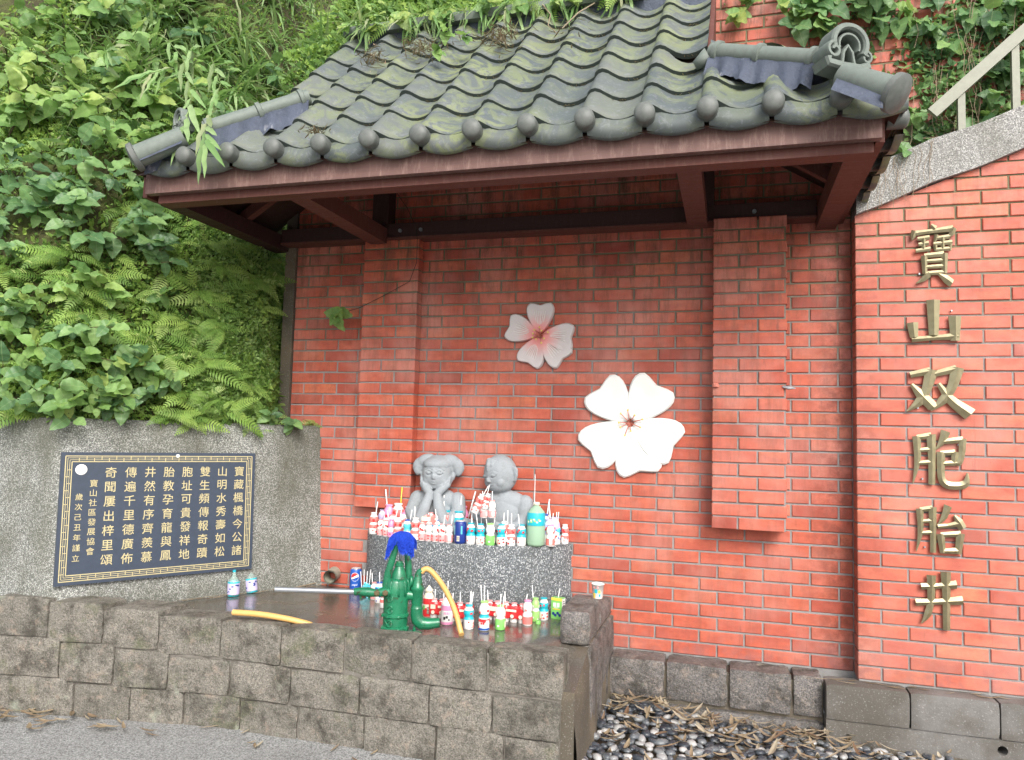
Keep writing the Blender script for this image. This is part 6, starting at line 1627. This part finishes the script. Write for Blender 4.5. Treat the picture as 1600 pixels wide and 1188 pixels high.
# plants over the ridge and the upper wall
for i in range(34):
    x = -2.40+1.95*i/34+rg.uniform(-.03, .03); P = Vector((x, rg.uniform(-.16, -.10), 3.825)); r_ = rg.random(); dn_ = Vector((rg.uniform(-.5, .5), -.9, -.35)).normalized()
    if r_ < .45: leafy(P, dn_, rg.uniform(.07, .15), 7, 'heart', rg.uniform(.8, 1.25), 'creeper')
    elif r_ < .8: grass(P, dn_, 12, .8, .5)
    else: fern(P, dn_, 5, .75)
for i in range(16):
    P = bank(rg.uniform(-3.0, -2.2), rg.uniform(.1, 1.6))
    if -20 < px(P)[1]: (grass(P, Vector((0, -.7, .5)), 14, .9, .1) if i % 2 else leafy(P, Vector((.1, -.7, .4)).normalized(), .2, 8, 'broad', .8))
B_OUT = Vector((0, -.85, .35)).normalized()
for i in range(64):
    x = -2.5+2.9*i/64+rg.uniform(-.04, .04); P = bank(x, rg.uniform(0, .25)); r_ = rg.random()
    if x < -.1 :
        if r_ < .4: leafy(P, B_OUT, rg.uniform(.10, .2), 8, 'heart', rg.uniform(.7, 1.1), 'creeper')
        elif r_ < .65: fern(P, B_OUT, 5, .7)
        else: grass(P, B_OUT, 12, .7, .1)
for i in range(40):
    x = rg.uniform(.0, 1.9); s_ = rg.uniform(0, .3); P = bank(x, s_)
    if px(P)[0] > 1610 or px(P)[1] < -45: continue
    leafy(P, (B_OUT+Vector((0, 0, -.4))).normalized(), rg.uniform(.15, .35), 10, rg.choice(('dark', 'heart', 'heartd', 'broad')), rg.uniform(.8, 1.2), 'creeper')
# creepers hanging down the wall behind the rail and over the coping
for i in range(95):
    x = rg.uniform(.72, 2.2) if i < 70 else rg.uniform(.3, .9); z = rg.uniform(2.75, 3.9) if i < 70 else rg.uniform(3.45, 3.95)
    if i < 70 and z > 2.7 and x < .72: continue
    P = Vector((x, .015, z)); rail_in = px(P)[0] > 1400
    if i < 70 and px(P)[0] < 1385 and px(P)[1] > 60: continue
    if px(P)[0] > 1615 or px(P)[1] < -30: continue
    leafy(P, Vector((rg.uniform(-.3, .3), -1 if not rail_in else -.5, -.2)).normalized(), rg.uniform(.06, .12) if rail_in else rg.uniform(.08, .2), 9, rg.choice(('dark', 'heartd', 'dark', 'heart')), rg.uniform(.8, 1.3), 'creeper')
for i in range(26):
    x = .66+rg.uniform(0, 1.3); P = Vector((x, .04+rg.uniform(-.03, .03), cope_lo(x)+.235)); leafy(P, Vector((rg.uniform(-.5, .5), -.55, .3)).normalized(), rg.uniform(.05, .10), 8, 'heart', rg.uniform(.6, .95), 'ivy')
# specific plants
for (x, y, sz) in ((538, 494, .05),):
    P = at(x, y-8, -.08); leafy(P, Vector((0, -.6, -.5)).normalized(), .12, 9, 'heart', 1.5, 'creeper')
pp_ = [(1205, 20), (1180, 5), (1165, 40)]
for x, y in ((1160, 25), (1225, 8), (1250, 20), (1185, 0), (1265, 2), (1300, -10)): P = at(x, y, -.02); leafy(P, Vector((-.2, -.8, -.3)).normalized(), .10, 8, 'heart', 1.1, 'creeper')
# hanging sprig over the left end of the roof
base = at(330, 90, -.6)
sprig(base, [Vector((0, 0, 0)), at(345, 130, -.85)-base, at(330, 175, -1.15)-base, at(320, 205, -1.36)-base, at(322, 222, -1.40)-base], sc=1.25, n=17)
base = at(300, 120, -.7)
sprig(base, [Vector((0, 0, 0)), at(270, 105, -.9)-base, at(235, 115, -1.0)-base], sc=1.4, n=13)
base = at(260, 60, -.7)
sprig(base, [Vector((0, 0, 0)), at(285, 90, -.95)-base, at(300, 150, -1.15)-base, at(290, 195, -1.25)-base], sc=1.4, n=13)
sprig(at(300, 110, -.75), [Vector((0, 0, 0)), Vector((.08, -.1, .06)), Vector((.16, -.2, 0))], sc=1.3, n=10)
sprig(at(165, 110, -.75), [Vector((0, 0, 0)), Vector((.10, -.1, .04)), Vector((.22, -.2, .0))], sc=1.2, n=10)
for x, y, Y in ((705, 72, -.25), (735, 78, -.35), (600, 40, .02), (630, 38, .02), (690, 100, -.45)): 
    P = roofpt(x, y); leafy(P+Vector((0, -.02, .03)), Vector((.1, -.6, .3)).normalized(), .07, 5, 'heart', 1.0, 'creeper')
# plants draping over the concrete wall
for t, dz, k in ((.30, 0, 'dark'), (.42, 0, 'dark'), (.12, 0, 'f'), (.7, 0, 'f'), (1.25, 0, 'heart'), (1.4, 0, 'heart'), (1.75, 0, 'heart'), (.95, 0, 'f'), (2.1, 0, 'heart')):
    P = WL(t, .08, 1.23); d = (-WN+Vector((0, 0, .25))).normalized()
    if k == 'f': fern(P, d, 6, .6)
    else: leafy(P, d, .10, 8, k, .85)
# undergrowth and maidenhair as uncountable cover
def cover(name, mat, N_, dom, size, label, cat='undergrowth', shape=0):
    mb = MB(); k = 0; tr = 0
    while k < N_ and tr < N_*14:
        tr += 1; P, nn = dom()
        if P is None: continue
        k += 1; s_ = size*rg.uniform(.5, 1.3); w_ = Vector((rg.uniform(-1, 1), rg.uniform(-1, 1), rg.uniform(-1.1, .6))); d = (w_ - nn*w_.dot(nn) + nn*rg.uniform(.05, .5)).normalized(); m = orient(d, nn*1.5 + Vector((rg.uniform(-.6, .6), rg.uniform(-.6, .3), .5+rg.uniform(-.2, .5))))
        if shape == 0: v = [(0,0,0),(.5,-.28,.06),(1,0,-.1),(.5,.28,.06)]
        elif shape == 2: v = [(0,0,0),(.9,-.06,.1),(1.9,0,-.25),(.9,.06,.1)]
        else: v = [(0,0,0),(.55,-.45,0),(.95,-.15,-.06),(.95,.2,-.06),(.5,.45,0)]
        mb.add([P+nn*rg.uniform(0, .05)+m @ (Vector(q)*s_) for q in v], [tuple(range(len(v)))], max(0, min(.99, .45+.55*fbm(P, 3.1)+rg.uniform(-.25, .25))))
    tag(mb.build(name, mat), label, cat, kind='stuff')
def dom_h(x0, x1, y0, y1, prob=1, th=None):
    def f():
        t = rg.uniform(-4.2, 4.6) if rg.random() < .4 else rg.uniform(-1.0, 3.0); z = rg.uniform(1.2, 6.4) if rg.random() < .35 else rg.uniform(1.2, 4.2); P = hill(t, z); X, Yp = px(P)
        if not (x0 < X < x1 and y0 < Yp < y1): return None, None
        if (X > 446 and P.z < 2.9) or (P.x > -2.86 and P.y < .2 and P.z > 2.3): return None, None
        bare = X < 200 and 245 < Yp < 400
        if bare and rg.random() < .8: return None, None
        if fbm(P, 2.2) < (th if th is not None else -9): return None, None
        return P, (OUT)
    return f
cover('undergrowth', M['under'], 40000, dom_h(-700, 620, -250, 675), .036, 'dense small-leaved undergrowth covering the bank', 'undergrowth')
cover('low_ferns', M['fern'], 9000, dom_h(-150, 470, 180, 675, th=-.1), .030, 'soft light green low growth on the bank under the roof end', 'undergrowth')
cover('maidenhair_fern', M['maiden'], 15000, dom_h(300, 470, 330, 668), .025, 'mass of pale maidenhair fern beside the brick wall', 'fern', 1)
cover('grass_cover', M['grass'], 5000, dom_h(100, 620, -120, 250), .075, 'thin drooping grass blades on the upper bank', 'grass', 2)
cover('short_grass', M['fern'], 4000, dom_h(240, 470, 520, 675), .035, 'short fine grass just above the concrete wall', 'grass', 2)
def dom_b():
    x = rg.uniform(-3.0, 3.2) if rg.random() < .6 else rg.uniform(-3.0, -1.0); s_ = rg.uniform(-.15, 1.6); P = bank(x, s_); return P, B_OUT
cover('bank_cover', M['under'], 17000, dom_b, .05, 'leafy cover on the bank above the roof ridge', 'undergrowth')
def dom_b2(): x = rg.uniform(-3.2, -1.4); s_ = rg.uniform(.2, 3.0); return bank(x, s_), B_OUT
cover('far_bank_cover', M['under'], 7000, dom_b2, .06, 'leafy cover at the top of the bank, upper left')
def dom_r():
    x = rg.uniform(.62, 2.4); z = rg.uniform(2.6, 4.1); P = Vector((x, .02, z)); X, Yp = px(P)
    if z < cope_lo(x)+.1: return None, None
    if X < 1420 and rg.random() < .75: return None, None
    if fbm(P, 2.5) < -.1: return None, None
    return P, Vector((0, -1, .2))
cover('wall_creeper_cover', M['leaf_dark'], 5000, dom_r, .05, 'dark small creeper leaves spread over the upper right wall', 'creeper', 0)
# hanging roots
mb = MB()
for i in range(60):
    x = rg.uniform(.9, 2.2); z = rg.uniform(3.1, 4.0); P = Vector((x, -.03, z)); pts = [P]
    for k in range(6): pts.append(pts[-1]+Vector((rg.uniform(-.03, .03), rg.uniform(-.015, .01), -.09)))
    mb.tube(pts, .0016, 3, False)
for i in range(50):
    x = rg.uniform(.68, 1.6); zc = cope_lo(x)+.24; pts = [Vector((x, .0, zc+.03))]
    for k in range(6): pts.append(pts[-1]+Vector((rg.uniform(-.08, .08), rg.uniform(-.04, .02), rg.uniform(-.02, .025))))
    mb.tube(pts, .0018, 3, False)
for i in range(16):
    x = rg.uniform(.66, 1.0); zc = cope_lo(x)+.22; pts = [Vector((x, -.17, zc))]
    for k in range(5): pts.append(pts[-1]+Vector((rg.uniform(-.02, .02), rg.uniform(-.003, .001), -rg.uniform(.03, .07))))
    mb.tube(pts, .0011, 3, False)
tag(mb.build('hanging_roots', M['dry']), 'tangle of thin dry vines and roots over the coping and upper wall', 'vines', kind='stuff')
# rail
rl = thing('hand_rail', 'flat grey-green metal handrail climbing to the right above the coping', 'handrail')
bar3('rail_bar', (0,0,0), (1,0,0), .01, .01, M['rail']); ro = bpy.data.objects['rail_bar']; bpy.data.objects.remove(ro)
def bar4(name, p, q, w, h, par):
    p, q = Vector(p), Vector(q); t = (q-p).normalized(); s_ = Vector((0, 1, 0)); u = t.cross(s_).normalized()
    vs = [e+s_*a*w/2+u*b_*h/2 for e in (p, q) for a, b_ in ((-1,-1),(1,-1),(1,1),(-1,1))]; mb = MB(); mb.add(vs, [(3,2,1,0),(4,5,6,7),(0,1,5,4),(1,2,6,5),(2,3,7,6),(3,0,4,7)]); return mb.build(name, M['rail'], par)
a = at(1456, 178, -.15); b_ = at(1606, 44, -.15); bar4('rail_bar', a, a+(b_-a)*2.0, .03, .06, rl)
for x, yt, yb in ((1501, 132, 190), (1585, 64, 165), (1690, -25, 110)): 
    t_ = at(x, yt, -.14); bar4('rail_post', (t_.x, -.138, t_.z-.02), (t_.x, -.138, cope_lo(t_.x)+.2), .03, .034, rl)

# ---- labels for plants: kind, the band of the scene they grow in, and their order along it
NM = {'broad': ('light broad-leaved plant', 'plant'), 'dark': ('dark broad-leaved plant', 'plant'), 'heart': ('light heart-leaved creeper', 'creeper'), 'heartd': ('dark heart-leaved creeper', 'creeper'), 'fern': ('feathery fern', 'fern'), 'grass': ('drooping grass clump', 'grass'), 'sprig': ('narrow-leaved bamboo sprig', 'bamboo')}
def band(P):
    X, Y = px(P)
    if P.x > .2 or X > 1120:
        if P.y < -.005 and X > 1340 and Y > 130: return 'on the coping of the right brick wall'
        if Y < 0: return 'at top edge of upper wall, '+('left' if X < 1250 else 'right' if X > 1450 else 'straight')+(' above' if 1250 <= X <= 1450 else ' of')+' the scroll'
        if Y < 50: return 'high on upper right wall, above the scroll'
        if X > 1500 and Y < 140: return 'on upper right wall, above the handrail'
        return 'on upper right wall, level with the scroll' if Y < 110 else 'on upper right wall, behind the handrail'
    if 560 < X and Y < 150: return 'along the top of the tiled roof, '+('left' if X < 760 else 'middle' if X < 950 else 'right')+' third'
    if X > 500 and Y > 400: return 'against the brick wall beside the left pilaster'
    for lim, t in ((40, 'at the very top of left bank'), (85, 'near the top of the left bank'), (130, 'on left bank, level with the ridge end'), (175, 'on left bank, just above the left hip'), (230, 'on left bank, level with the eave corner'), (290, 'on left bank, level with the fascia board'), (350, 'on left bank, level with the roof timbers'), (410, 'on left bank, just below the roof timbers'), (470, 'on left bank, level with the top of the brickwork'), (530, 'on left bank, level with the pink flower'), (590, 'low on left bank, level with the white flower'), (640, 'on left bank, a hand above the concrete wall'), (9999, 'spilling over the top of the concrete wall')):
        if Y < lim: return t
ORD = ['leftmost', 'second', 'third', 'fourth', 'fifth', 'sixth', 'seventh', 'eighth', 'ninth', 'tenth', 'eleventh', 'twelfth']
bk = {}
for o, k, P in PLANTS: bk.setdefault((k, band(P)), []).append((px(P)[0], o))
for (k, b_), L in bk.items():
    L.sort(key=lambda q: q[0]); nm, cat = NM[k]
    for i, (x, o) in enumerate(L):
        if len(L) == 1: lab = nm+' '+b_
        elif i < 12: lab = ORD[i]+(' ' if i == 0 else ' from left, ')+nm+' '+b_
        else: lab = (ORD[len(L)-1-i]+' from right, ' if 0 < len(L)-1-i < 12 else 'rightmost ')+nm+' '+b_
        tag(o, lab, cat, cat+'s of the hillside' if cat != 'grass' else 'grass clumps of the hillside')
